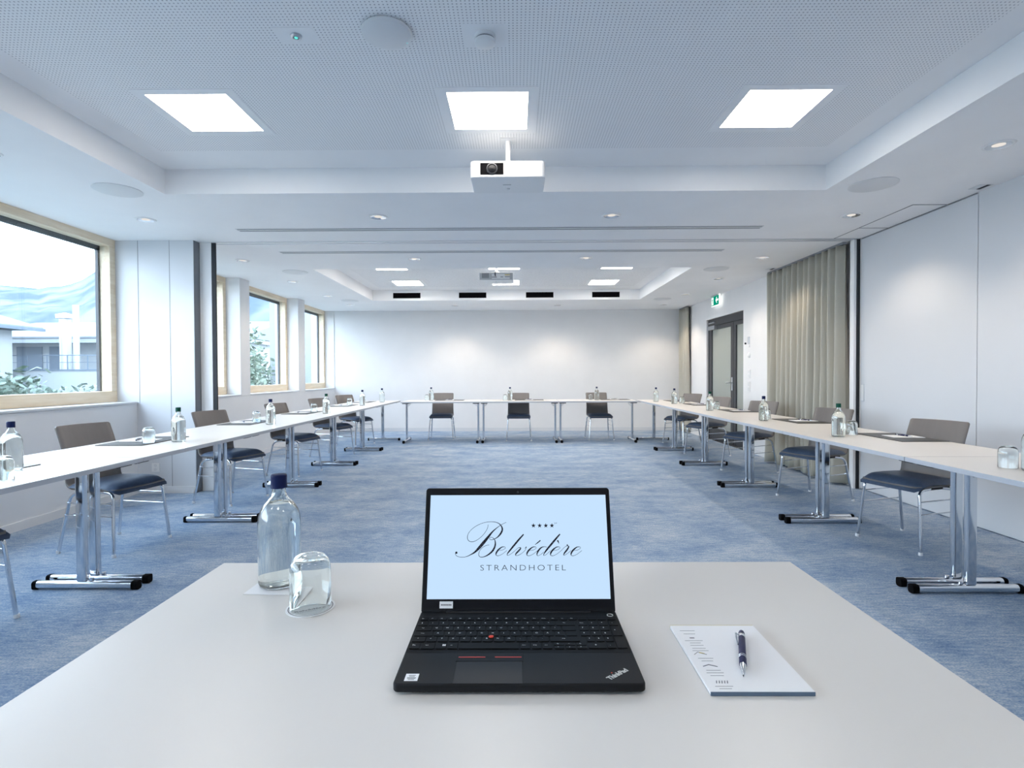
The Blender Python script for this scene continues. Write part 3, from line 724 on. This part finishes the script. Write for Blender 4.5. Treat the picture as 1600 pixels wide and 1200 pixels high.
for k, (x, y) in enumerate(((2.765, 3.93), (2.78, 5.31), (2.79, 6.84), (2.80, 8.33), (2.80, 9.47))):
    seat(x, y, PI-.0085, RW[k], 'of the curtain side row', ((k*23) % 5-2)*.4)
for k, (x, nm) in enumerate(((-1.22, 'left'), (.255, 'middle'), (1.84, 'right'))):
    seat(x, 10.10, -PI/2, 'at the %s chair of the back row' % nm, 'of the back row', (k-1)*.5)
for k, (x, y, cp) in enumerate(((-2.497, 2.667, 'blue'), (-2.392, 3.832, 'green'), (-2.349, 5.188, 'blue'), (-2.332, 6.673, 'green'), (-2.382, 8.43, 'blue'), (-2.328, 9.456, 'blue'))):
    bottle(x, y, cp, '%s-capped water bottle, %s along the window side tables' % (cp, nth[k]), 'water bottles of the window side row', rz=k)
for k, (x, y, cp) in enumerate(((2.43, 2.555, 'blue'), (2.372, 3.998, 'green'), (2.466, 5.406, 'blue'), (2.475, 6.924, 'green'), (2.493, 8.53, 'blue'), (2.402, 9.287, 'blue'))):
    bottle(x, y, cp, '%s-capped water bottle, %s along the curtain side tables' % (cp, nth[k]), 'water bottles of the curtain side row', rz=k)
for x, y, nm in ((-1.569, 10.10, 'left'), (-.099, 10.0, 'middle'), (1.50, 10.02, 'right')): bottle(x, y, 'blue', '%s of the three water bottles on the back row of tables' % nm, 'water bottles of the back row')
for k, (x, y, z) in enumerate(((-2.316, 2.432, TOPZ), (-2.545, 3.745, TOPZ+.0045), (-2.60, 5.43, TOPZ+.0045), (-2.60, 6.985, TOPZ+.0045), (-2.64, 8.62, TOPZ+.0045))):
    tumbler(x, y, 'upturned drinking glass, %s along the window side tables' % nth[k], 'glasses of the window side row', z)
for k, (x, y) in enumerate(((2.400, 2.655), (2.545, 4.12), (2.585, 5.60), (2.66, 7.19), (2.67, 8.72))):
    tumbler(x, y, 'upturned drinking glass, %s along the curtain side tables' % nth[k], 'glasses of the curtain side row')
for x, y, nm in ((-1.66, 10.18, 'left'), (-.19, 10.05, 'middle'), (1.40, 10.12, 'right')): tumbler(x, y, 'upturned drinking glass on the back row, beside the %s bottle' % nm, 'glasses of the back row')

# ---- foreground table
o = MB().box(-.054, .054, -.05, .05, 0, .0008).build('paper_napkin', M['paper']); o.location = (-.521, 1.183, TOPZ); o.rotation_euler = (0, 0, -.04)
tag(o, 'square white paper coaster under the foreground bottle', 'coaster')
bottle(-.5235, 1.193, 'blue', 'large blue-capped water bottle in the foreground left of the laptop', 'foreground drink', TOPZ+.0008, rz=.4)
t = thing('coaster', 'round white printed coaster under the foreground glass', 'coaster', (-.409, 1.070, TOPZ), .55)
MB().lathe([(.0465, 0), (.0465, .0012)], 48).build('disc', M['sticker'], t)
q = MB(); q.lathe([(.0410, .0013), (.0418, .00145), (.0426, .0013)], 56, cap0=False, cap1=False); q.build('printed_ring', M['ink'], t)
q = MB()
q.add(text_mesh('Belvédère', .0140, offset=.0002), T(0, .002, .0014)); q.add(text_mesh('STRANDHOTEL', .0062, spacing=1.2), T(0, -.008, .0014))
q.build('printed_lettering', M['ink'], t)
tumbler(-.409, 1.070, 'upturned drinking glass on the round coaster beside the laptop', 'foreground drink', TOPZ+.0014)
# notepad with printed margin
t = thing('notepad', 'thick white notepad with printed margin right of the laptop', 'notepad', (.3525, .875, TOPZ), -.004)
MB().box(-.0745, .0745, -.104, .104, 0, .0012).build('backing_board', M['edge'], t)
MB().box(-.0745, .0745, -.1032, .1025, .0012, .0058).build('pages', M['paper'], t)
MB().box(-.0745, .0745, -.1045, -.1032, .0002, .0056).build('front_edge_strip', M['steelblue'], t)  # thin steel-blue strip along the front edge of the pages
MB().box(-.0745, .0745, .1025, .104, .0012, .0058).build('glue_edge', M['inkyellow'], t)
q = MB(); z = .0059
def bar(u, v, w, h=.0012): q.box(u-w/2, u+w/2, v-h/2, v+h/2, z, z+.0001)
for v, w in ((.082, .026), (.070, .020), (.046, .030), (.038, .018), (.030, .022), (.020, .022), (.012, .026), (-.012, .024), (-.020, .018), (-.047, .022), (-.054, .026), (-.062, .020), (-.090, .026), (-.096, .018)): bar(-.050, v, w, .0009)
q.tube([(-.062, -.036, z), (-.052, -.031, z), (-.040, -.037, z)], .0007, 6); q.tube([(-.064, .000, z), (-.056, .008, z), (-.050, .003, z), (-.044, .0, z)], .0005, 6)
for a in range(5): q.tube([(-.058+.004*a, -.082, z), (-.056+.004*a, -.076, z)], .0006, 6)
q.box(-.054, -.046, .054, .057, z, z+.0001)
q.build('printed_margin', M['ink'], t)
q = MB(); q.tube([(-.054, .006, z), (-.047, .002, z)], .0009, 6); q.build('ochre_mark', M['inkyellow'], t)
pen(.3655, .874, math.atan2(-.145, -.057), 'navy pen with silver rings on the thick foreground notepad', None, TOPZ+.0058+.0062)

# ---- laptop
RX, RY = .0035, .893
lap = thing('laptop', 'open black laptop showing a hotel logo on the foreground table', 'laptop', (RX, RY, TOPZ))
b = MB(); b.prism(rrect(-.1825, .1825, .772-RY, 1.0165-RY, .008, 5), .0045, .0170)
base = b.build('base', M['laptop'], lap, bevel=.0025, seg=3, smooth=True)
for x in (-.15, .15):
    for y in (-.105, .10): MB().rbox(x-.02, x+.02, y-.004, y+.004, 0, .0046, .002).build('rubber_foot', M['rubber'], base)
ZK = .0170
MB().box(-.092-RX, .0085-RX, .767-RY+.006, .8335-RY, ZK-.0003, ZK+.0003).build('touchpad', M['bezel'], base, bevel=.0003)
q = MB(); q.box(-.0945-RX, .0105-RX, .8335-RY, .8555-RY, ZK-.0003, ZK+.0007); q.build('trackpoint_buttons', M['laptop'], base, bevel=.0006)
q = MB(); q.box(-.091-RX, -.049-RX, .8440-RY, .8462-RY, ZK+.0007, ZK+.0010); q.box(-.034-RX, .0078-RX, .8440-RY, .8462-RY, ZK+.0007, ZK+.0010); q.build('red_stripes', M['redline'], base)
kb = MB().rbox(-.1775-RX, .1835-RX, .8600-RY, .9875-RY, ZK-.0010, ZK+.0002, .003).build('keyboard', M['key'], lap)
legs_ = MB(); nkey = [0]
kcache = {}
def key(x0, x1, yc, h, text='', size=.0052, name='key'):
    x0 += .0010; x1 -= .0010
    kk = (round(x1-x0, 5), h)
    if kk not in kcache:
        w2 = (x1-x0)/2; m = MB().prism(rrect(-w2, w2, -h/2, h/2, .0018, 3), 0, .0014)
        o = m.build(name, M['key'], kb, bevel=.0004, seg=1); kcache[kk] = o
    else: o = kcache[kk].copy(); COL.objects.link(o); o.parent = kb; o.name = name
    o.location = ((x0+x1)/2-RX, yc-RY, ZK+.0002); nkey[0] += 1
    if text:
        zt = ZK+.00172
        wd = (x1-x0)
        tx = (x0+x1)/2-RX - (0 if wd < .022 else wd*.0) - .002; ty = yc-RY + h*.06
        legs_.add(text_mesh(text, size), T(tx, ty-.0012, zt))
def row(x, yc, h, items, size=.0052, name='key'):
    for wd, tx in items: key(x, x+wd, yc, h, tx, size if len(tx) < 3 else .0030, name); x += wd
u = .0188
row(-.1755, .9785, .0095, [(.0168, s) for s in ('Esc', 'F1', 'F2', 'F3', 'F4', 'F5', 'F6', 'F7', 'F8', 'F9', 'F10', 'F11', 'F12', 'Home', 'End', 'Ins', 'Del')], .0036)
row(-.1755, .9600, .0165, [(u, s) for s in '§1234567890?^'] + [(.0360, '<-')])
row(-.1755, .9412, .0165, [(.0285, 'Tab')] + [(u, s) for s in 'QWERTZUIOPÜ!'] + [(.0260, '')])
row(-.1755, .9220, .0165, [(.0335, 'Caps')] + [(u, s) for s in 'ASDFGHJKLÖÄ$'] + [(.0210, '')])
row(-.1755, .9028, .0165, [(.0240, '^'), (u, '<')] + [(u, s) for s in 'YXCVBNM,.-'] + [(.0515, 'Shift')])
row(-.1755, .8805, .0190, [(u, 'Fn'), (.0240, 'Ctrl'), (u, ''), (u, 'Alt'), (.1005, ''), (.0180, 'AltGr'), (.0180, 'PrtSc'), (.0180, 'Ctrl')])
for k, s in enumerate(('Pg', '^', 'Pg')): key(.0605+.0185*k, .0605+.0185*(k+1), .8860, .0088, s, .003)
for k, s in enumerate('<v>'): key(.0605+.0185*k, .0605+.0185*(k+1), .8752, .0088, s, .004)
npx = .1085; nu = .0182
row(npx+.002, .9785, .0095, [(.0175, '')]*4, name='numpad_key')
row(npx, .9600, .0165, [(nu, s) for s in ('Num', '/', '*', '-')], name='numpad_key')
row(npx, .9412, .0165, [(nu, s) for s in '789'], name='numpad_key'); row(npx, .9220, .0165, [(nu, s) for s in '456'], name='numpad_key')
row(npx+.008, .9028, .0165, [(nu-.0027, s) for s in '123'], name='numpad_key'); row(npx+.0078, .8805, .0175, [(.031, '0'), (.0157, '.')], name='numpad_key')
key(npx+3*nu, npx+4*nu, .9316, .0357, '+', name='numpad_key'); key(npx+3*nu, npx+4*nu, .8916, .0387, '', name='numpad_key')
q = .0026; wx, wy = -.1185-RX, .8815-RY
for a in (-1, 1):
    for b_ in (-1, 1): legs_.box(wx+a*.00145-.0012, wx+a*.00145+.0012, wy+b_*.00145-.0012, wy+b_*.00145+.0012, ZK+.0017, ZK+.0018)
legs_.build('key_legends', M['legend'], kb)
MB().lathe([(.0030, .0), (.0042, .0016), (.0042, .0026), (.0030, .0032), (.0005, .0033)], 20, c=(-.0425-RX, .9085-RY, ZK+.0006), cap1=False).build('trackpoint', M['red'], kb, smooth=True)
MB().lathe([(.0058, .0), (.0058, .0008), (.0046, .0008), (.0046, .0002)], 28, c=(.1725-RX, .9945-RY, ZK), cap0=False, cap1=False).build('power_button', M['silver'], base)
q = MB().prism([(-.0097, -.0094), (.0097, -.0094), (.0097, .0094), (-.0097, .0094)], 0, .0002); st = q.build('processor_sticker', M['sticker'], base); st.location = (-.1541-RX, .7895-RY, ZK)
q = MB()
for v, w_ in ((.0052, .010), (.0022, .008), (-.0012, .013), (-.0032, .012), (-.0062, .009)): q.box(-w_/2, w_/2, v-.0007, v+.0007, .00021, .0003)
q.build('sticker_print', M['ink'], base).location = (-.1541-RX, .7895-RY, ZK)
lg = MB(); ang = math.atan2(.024, .0301)
lg.add(text_mesh('ThinkPad', .0118, offset=.0006, spacing=.92), T(.1492-RX, .7975-RY, ZK+.0003, rz=ang) @ Matrix.Translation((0, -.0040, 0)))
lg.build('palm_rest_lettering', M['silver'], base)
MB().lathe([(.0011, 0), (.0011, .0002)], 12, c=(.1413-RX, .8005-RY, ZK+.0003)).build('red_dot', M['red'], base)
MB().cyl((-.135, 1.010-RY, .0150), (.135, 1.010-RY, .0150), .0052, 14).build('hinge_bar', M['bezel'], lap, smooth=True)
# lid: local u (right), v (up the lid), n (towards the viewer)
U = Vector((1, 0, 0)); V = Vector((0, .070, .219)).normalized(); NN = U.cross(V)
LM = Matrix(((U.x, V.x, NN.x, 0), (U.y, V.y, NN.y, 1.013-RY), (U.z, V.z, NN.z, .0170), (0, 0, 0, 1)))
lid = MB().prism(rrect(-.1825, .1825, -.0045, .2285, .006, 5), -.0075, 0, R=LM).build('lid', M['laptop'], lap, bevel=.0012)
MB().prism([(-.1795, .006), (.1795, .006), (.1795, .2255), (-.1795, .2255)], 0, .0006, R=LM).build('bezel', M['bezel'], lid)
MB().prism([(-.1730, .0212), (.1745, .0212), (.1745, .2145), (-.1730, .2145)], .0006, .0008, R=LM).build('display', M['screen'], lid)
MB().lathe([(.0022, 0), (.0018, .0006), (.0003, .0006)], 14, c=(.0004, .2200, .0006), cap1=False, R=LM).build('webcam', M['darkm'], lid)
MB().prism([(-.1482, .0050), (-.1230, .0050), (-.1230, .0172), (-.1482, .0172)], .0006, .0008, R=LM).build('inventory_label', M['sticker'], lid)
q = MB()
for k in range(7): q.prism([(-.1455+.0029*k, .0098), (-.1433+.0029*k, .0098), (-.1433+.0029*k, .0124), (-.1455+.0029*k, .0124)], .0008, .0009, R=LM)
q.build('inventory_print', M['ink'], lid)
STROKES = [[[-22.44,161.88,0.25],[-30.45,158.24,0.3],[-40.78,151.43,0.53],[-50.12,143.29,1.07],[-58.47,133.37,1.75],[-66.77,123.5,2.21],[-75.04,114.14,1.98],[-83.28,106.15,1.22],[-91.56,101.29,0.61],[-99.84,97.77,0.38],[-109.09,96.73,0.3],[-117.49,98.69,0.3],[-120.84,102.24,0.3],[-120.64,104.9,0.3]],[[-57.97,157.86,0.25],[-59.13,151.48,0.3],[-62.35,145.13,0.3],[-68.82,137.0,0.3],[-78.07,129.37,0.3],[-87.36,125.35,0.38],[-94.86,126.71,0.38],[-98.26,132.57,0.38],[-96.11,141.59,0.3],[-87.83,150.64,0.3],[-75.7,157.91,0.3],[-61.61,162.26,0.3],[-47.45,162.86,0.38],[-37.06,159.63,0.53],[-31.38,153.23,0.91],[-30.42,146.86,1.22],[-34.15,139.63,1.22],[-39.74,133.77,0.76],[-46.27,130.19,0.46],[-52.81,128.86,0.3],[-55.17,131.56,0.3],[-51.92,133.8,0.3],[-47.22,131.54,0.38],[-44.38,127.04,0.69],[-43.87,119.87,1.07],[-46.15,112.73,1.3],[-50.75,106.52,1.22],[-58.13,100.77,0.91],[-66.43,97.25,0.53],[-72.93,97.27,0.38],[-75.77,101.25,0.38],[-74.02,108.35,0.3],[-68.52,114.57,0.3],[-62.04,118.12,0.3],[-55.52,119.45,0.25]],[[-36.26,108.97,0.25],[-29.75,110.02,0.25],[-24.18,113.39,0.25],[-25.86,115.72,0.3],[-31.44,115.02,0.69],[-37.94,110.04,1.14],[-41.81,104.54,1.07],[-41.97,100.29,0.46],[-37.15,99.4,0.3],[-29.73,102.74,0.25],[-21.38,108.94,0.25]],[[11.32,139.06,0.91],[2.36,129.62,1.22],[-7.03,118.89,1.3],[-15.43,109.1,1.07],[-20.36,102.9,0.61],[-19.62,99.8,0.3],[-14.51,102.0,0.25],[-7.07,107.31,0.25],[-0.53,113.07,0.25],[4.13,114.4,0.46],[5.23,112.61,0.91],[1.3,108.17,1.14],[-3.84,102.86,0.91],[-4.13,99.77,0.38],[1.25,100.2,0.3],[8.71,104.61,0.25],[14.33,109.92,0.25],[16.43,115.71,0.38],[13.42,112.59,0.3]],[[23.48,108.83,0.25],[30.0,109.89,0.25],[35.63,113.25,0.25],[33.99,115.58,0.3],[28.39,114.88,0.69],[21.82,109.9,1.14],[17.86,104.41,1.07],[17.63,100.16,0.46],[22.44,99.26,0.3],[29.9,102.61,0.25],[38.35,108.8,0.25]],[[44.07,127.72,0.76],[38.39,123.25,0.69],[33.21,119.51,0.25]],[[56.87,114.72,0.25],[50.84,115.89,0.38],[44.28,113.41,0.91],[38.88,107.2,1.14],[36.76,101.89,0.69],[38.47,99.05,0.3],[44.07,101.43,0.25],[50.19,106.29,0.25]],[[82.21,139.34,0.91],[73.06,129.45,1.3],[63.47,118.72,1.37],[54.89,108.94,1.14],[50.31,102.74,0.61],[50.07,99.64,0.3],[54.74,101.4,0.25],[63.25,108.74,0.25]],[[69.28,108.73,0.25],[75.81,109.78,0.25],[81.48,113.15,0.25],[79.87,115.47,0.3],[74.27,114.77,0.69],[67.64,109.8,1.14],[63.61,104.31,1.07],[63.33,100.06,0.46],[68.12,99.16,0.3],[75.62,102.51,0.25],[84.14,108.7,0.25]],[[76.94,127.64,1.22],[78.54,124.95,0.84],[79.66,121.36,0.25]],[[84.14,108.7,0.25],[90.36,114.64,0.25],[95.09,117.31,0.38],[98.58,115.78,0.84],[94.85,109.74,1.14],[89.56,103.54,0.91],[88.7,99.74,0.3],[94.15,102.2,0.25],[103.18,108.83,0.25]],[[108.93,108.64,0.25],[115.47,109.69,0.25],[121.17,113.06,0.25],[119.59,115.38,0.3],[113.98,114.68,0.69],[107.3,109.71,1.14],[103.21,104.22,1.07],[102.88,99.97,0.46],[107.67,99.07,0.3],[115.2,102.42,0.25],[123.78,108.6,0.25]]]
logo = MB()
def ribbon(pts):
    dense = []
    P = [Vector(p) for p in pts]
    for i in range(len(P)-1):
        p0 = P[max(i-1, 0)]; p1 = P[i]; p2 = P[i+1]; p3 = P[min(i+2, len(P)-1)]
        for k in range(8):
            t_ = k/8; dense.append(.5*((2*p1)+(p2-p0)*t_+(2*p0-5*p1+4*p2-p3)*t_*t_+(3*p1-p0-3*p2+p3)*t_**3))
    dense.append(P[-1]); L_, R_ = [], []
    for i, p in enumerate(dense):
        d = dense[min(i+1, len(dense)-1)] - dense[max(i-1, 0)]; d.z = 0
        if d.length < 1e-9: continue
        n_ = Vector((-d.y, d.x, 0)).normalized(); h_ = max(p.z*1.3, .26)
        a = Vector((p.x, p.y, 0)) + n_*h_; b_ = Vector((p.x, p.y, 0)) - n_*h_
        L_.append(a); R_.append(b_)
    ring = [(LM @ Vector((a.x/1000, a.y/1000, .0009)), LM @ Vector((b_.x/1000, b_.y/1000, .0009))) for a, b_ in zip(L_, R_)]
    vv = [(logo.bm.verts.new(a), logo.bm.verts.new(b_)) for a, b_ in ring]
    for (a, b_), (c1, d1) in zip(vv, vv[1:]): logo.bm.faces.new((a, b_, d1, c1))
for s in STROKES: ribbon(s)
def disc(x, y, r): logo.prism([(x/1000+r/1000*math.cos(2*PI*k/14), y/1000+r/1000*math.sin(2*PI*k/14)) for k in range(14)], .0008, .0009, R=LM)
disc(-119.06, 105.07, 2.2); disc(95.9, 119.0, 1.25)
for x in (30.73, 42.87, 54.91, 66.86):
    logo.prism([((x+(4.7 if k % 2 == 0 else 2.0)*math.cos(PI/2+PI*k/5))/1000, (155.4+(4.7 if k % 2 == 0 else 2.0)*math.sin(PI/2+PI*k/5))/1000) for k in range(10)], .0008, .0009, R=LM)
logo.add(text_mesh('SUP', .0034), LM @ Matrix.Translation((.0740, .1588, .0009)))
m_ = text_mesh('STRANDHOTEL', .0152, offset=-.00022, spacing=1.32); xs = [v.co.x for v in m_.vertices]; k_ = .164/(max(xs)-min(xs))
logo.add(m_, LM @ Matrix.Translation((.00975 - k_*(max(xs)+min(xs))/2, .0722, .0009)) @ Matrix.Diagonal((k_, 1.0, 1, 1)))
logo.build('hotel_logo', M['dots'], lid)

# ================================================================== OUTSIDE THE WINDOWS
struct(MB().box(-70, -4.5, -30, 80, -.35, -.15), 'ground_terrace', M['ground'])
# mountain slope beyond the valley
bm = bmesh.new(); nA, nD = 150, 16
def ridge(a):                                                       # height/depth ratio of the skyline by direction (x/y)
    pts = ((-3.0, .20), (-1.6, .17), (-1.0, .176), (-.93, .172), (-.90, .168), (-.875, .163), (-.86, .168), (-.83, .170), (-.80, .180), (-.76, .205), (-.72, .24), (-.66, .30), (-.55, .40), (-.4, .48), (-.2, .5), (0.0, .5))
    for (a0, h0), (a1, h1) in zip(pts, pts[1:]):
        if a <= a1: return h0 + (h1-h0)*(a-a0)/(a1-a0)
    return .5
rnd = random.Random(5); grid = []
from mathutils import noise
for i in range(nA+1):
    a = -3.0 + 3.0*i/nA; colv = []
    for j in range(nD+1):
        v = j/nD; Y = 260 + 520*v; hgt = ridge(a)*780*(v**1.35) - 14*(1-v)
        n_ = noise.fractal(Vector((a*9, v*7, 1.7)), 1.0, 2.0, 5)
        colv.append(bm.verts.new((a*Y, Y, hgt + n_*22*v*(1-v)*2 + n_*3*v)))
    grid.append(colv)
for i in range(nA):
    for j in range(nD): bm.faces.new((grid[i][j], grid[i+1][j], grid[i+1][j+1], grid[i][j+1]))
bmesh.ops.recalc_face_normals(bm, faces=bm.faces[:])
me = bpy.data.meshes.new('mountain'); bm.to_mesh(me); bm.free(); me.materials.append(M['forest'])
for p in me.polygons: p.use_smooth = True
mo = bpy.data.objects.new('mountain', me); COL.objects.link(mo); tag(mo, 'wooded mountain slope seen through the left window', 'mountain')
# house with shutters, its terrace wall and railing
hs = thing('house', 'long white house with grey shutters seen through the left window', 'house', (-29.5, 37, 0))
MB().box(-8, 11, 0, 7, -.2, 3.55).build('wall', M['render'], hs)
MB().box(-8.4, 11.4, -1.0, 7.2, 3.50, 3.78).build('eaves', M['render'], hs)
q = MB(); q.prism([(-1.05, 3.80), (-1.05, 3.92), (6, 5.55), (7.3, 5.3), (7.3, 3.80)], -8.5, 11.5, R=Matrix(((0, 0, 1, 0), (1, 0, 0, 0), (0, 1, 0, 0), (0, 0, 0, 1)))); q.build('roof', M['roof'], hs)
for x0, x1 in ((-4.6, -2.85), (-2.35, -1.3), (1.6, 3.2)): MB().box(x0, x1, -.06, .02, 1.75, 3.30).build('shutter', M['rendergrey'], hs)
tw = thing('terrace_railing', 'pale terrace wall with metal railing in front of the white house', 'railing', (-30, 33.0, 0))
MB().box(-9, 11, 0, .2, -.2, 1.60).build('wall', M['render'], tw)
MB().box(-9, 5.2, -.06, .26, 1.60, 1.68).build('coping', M['rendergrey'], tw)
for k in range(10): MB().box(-6.2+1.25*k, -6.15+1.25*k, .08, .12, 1.68, 2.55).build('railing_post', M['rendergrey'], tw)
q = MB(); q.box(-6.3, 5.1, .07, .13, 2.52, 2.57); q.box(-6.3, 5.1, .09, .11, 2.1, 2.13); q.build('handrail', M['rendergrey'], tw)
rf = thing('house', 'grey house with wide eaves at the left window edge', 'house', (-28.7, 26.5, 0))
MB().box(-9, -.9, -6, 5.3, -.2, 3.95).build('wall', M['render'], rf)
q = MB(); q.prism([(-9.6, 4.05), (0, 4.05), (0, 4.22), (-4.6, 5.6), (-9.6, 5.6)], -7, 6.4, R=Matrix(((1, 0, 0, 0), (0, 0, 1, 0), (0, 1, 0, 0), (0, 0, 0, 1)))); q.build('roof', M['roof'], rf)
MB().box(-.1, .06, -7, 6.5, 3.98, 4.14).build('gutter', M['rendergrey'], rf)
def flue(x, y, r, z1, label, hat):
    t = thing('chimney_flue', label, 'chimney', (x, y, 0), 0, 'metal flues on the house terrace')
    MB().lathe([(r, -.15), (r, z1)], 24).build('pipe', M['flue'], t, smooth=True)
    if hat: MB().lathe([(r*1.55, z1-.22), (r*1.6, z1+.02), (.02, z1+.16)], 24).build('cowl', M['flue'], t, smooth=True)
flue(-28.6, 34.4, .31, 5.15, 'thick metal flue with cowl seen through the left window', True)
flue(-27.75, 34.2, .17, 5.75, 'tall thin metal flue beside the thick one', False)
wg = thing('hotel_wing', 'pale projecting wing seen through the far window', 'building', (-5.5, 17.0, 0))
MB().box(-2.2, 1.3, 0, 14, -.2, 9).build('wall', M['renderwing'], wg)
MB().box(-2.25, 1.35, -.05, 14.05, 9, 9.15).build('coping', M['rendergrey'], wg)
# shrubs and a tree outside the glass
def foliage(rnd, n, blobs, size):
    m = MB()
    for _ in range(n):
        cx, cy, cz, rx, ry, rz_ = rnd.choice(blobs)
        while True:
            d = Vector((rnd.uniform(-1, 1), rnd.uniform(-1, 1), rnd.uniform(-1, 1)))
            if .35 < d.length < 1: break
        c_ = Vector((cx+d.x*rx, cy+d.y*ry, cz+d.z*rz_)); s = size*rnd.uniform(.6, 1.4)
        a = Vector((rnd.gauss(0, 1), rnd.gauss(0, 1), rnd.gauss(0, .6))).normalized(); b_ = a.cross(Vector((rnd.gauss(0, 1), rnd.gauss(0, 1), rnd.gauss(0, 1)))).normalized()
        m.face((c_-a*s, c_+b_*s*.45, c_+a*s, c_-b_*s*.45))
    return m
def plant(name, x, y, z, rx, h, n, size, m_, label, cat, grp, seed, stem=True):
    rnd = random.Random(seed); t = thing(name, label, cat, (x, y, z), 0, grp)
    blobs = [(rnd.uniform(-rx*.5, rx*.5), rnd.uniform(-rx*.5, rx*.5), h*rnd.uniform(.35, .78), rx*.55, rx*.55, h*.24) for _ in range(9)]
    foliage(rnd, n, blobs, size).build('foliage', m_, t)
    s = MB()
    for bl in blobs[:6]: s.tube([(0, 0, 0), (bl[0]*.5, bl[1]*.5, bl[2]*.5), (bl[0], bl[1], bl[2])], [.03*h**.5, .02*h**.5, .008*h**.5], 6)
    s.build('stems', M['bark'], t)
sh = ((-7.9, 7.2, .6, 1.35, 'under the left window edge'), (-7.9, 8.4, .55, 1.45, 'left of the middle of the left window'), (-8.6, 9.3, .5, 1.25, 'in the middle of the left window'), (-7.4, 9.4, .5, 1.22, 'right part of the left window'), (-7.5, 10.5, .5, 1.25, 'at the right edge of the left window'))
for k, (x, y, rx, h, nm) in enumerate(sh): plant('garden_shrub', x, y, -.15, rx, h+.15, 420, .075, M['leafA'], 'pale green shrub outside the glass ' + nm, 'shrub', 'shrubs outside the left window', 20+k)
for k, (x, y, rx, h, nm) in enumerate(((-7.2, 14.2, .9, 2.9, 'leafy tree in the lower left of the middle rear window'), (-8.0, 16.3, .9, 2.3, 'leafy bush behind the tree in the middle rear window'), (-6.3, 12.7, .6, 1.9, 'low leafy bush in front of the tree in the middle rear window'))):
    plant('garden_tree', x, y, -.15, rx, h, 900, .085, M['leafB'], nm, 'tree', 'greenery outside the rear windows', 40+k)
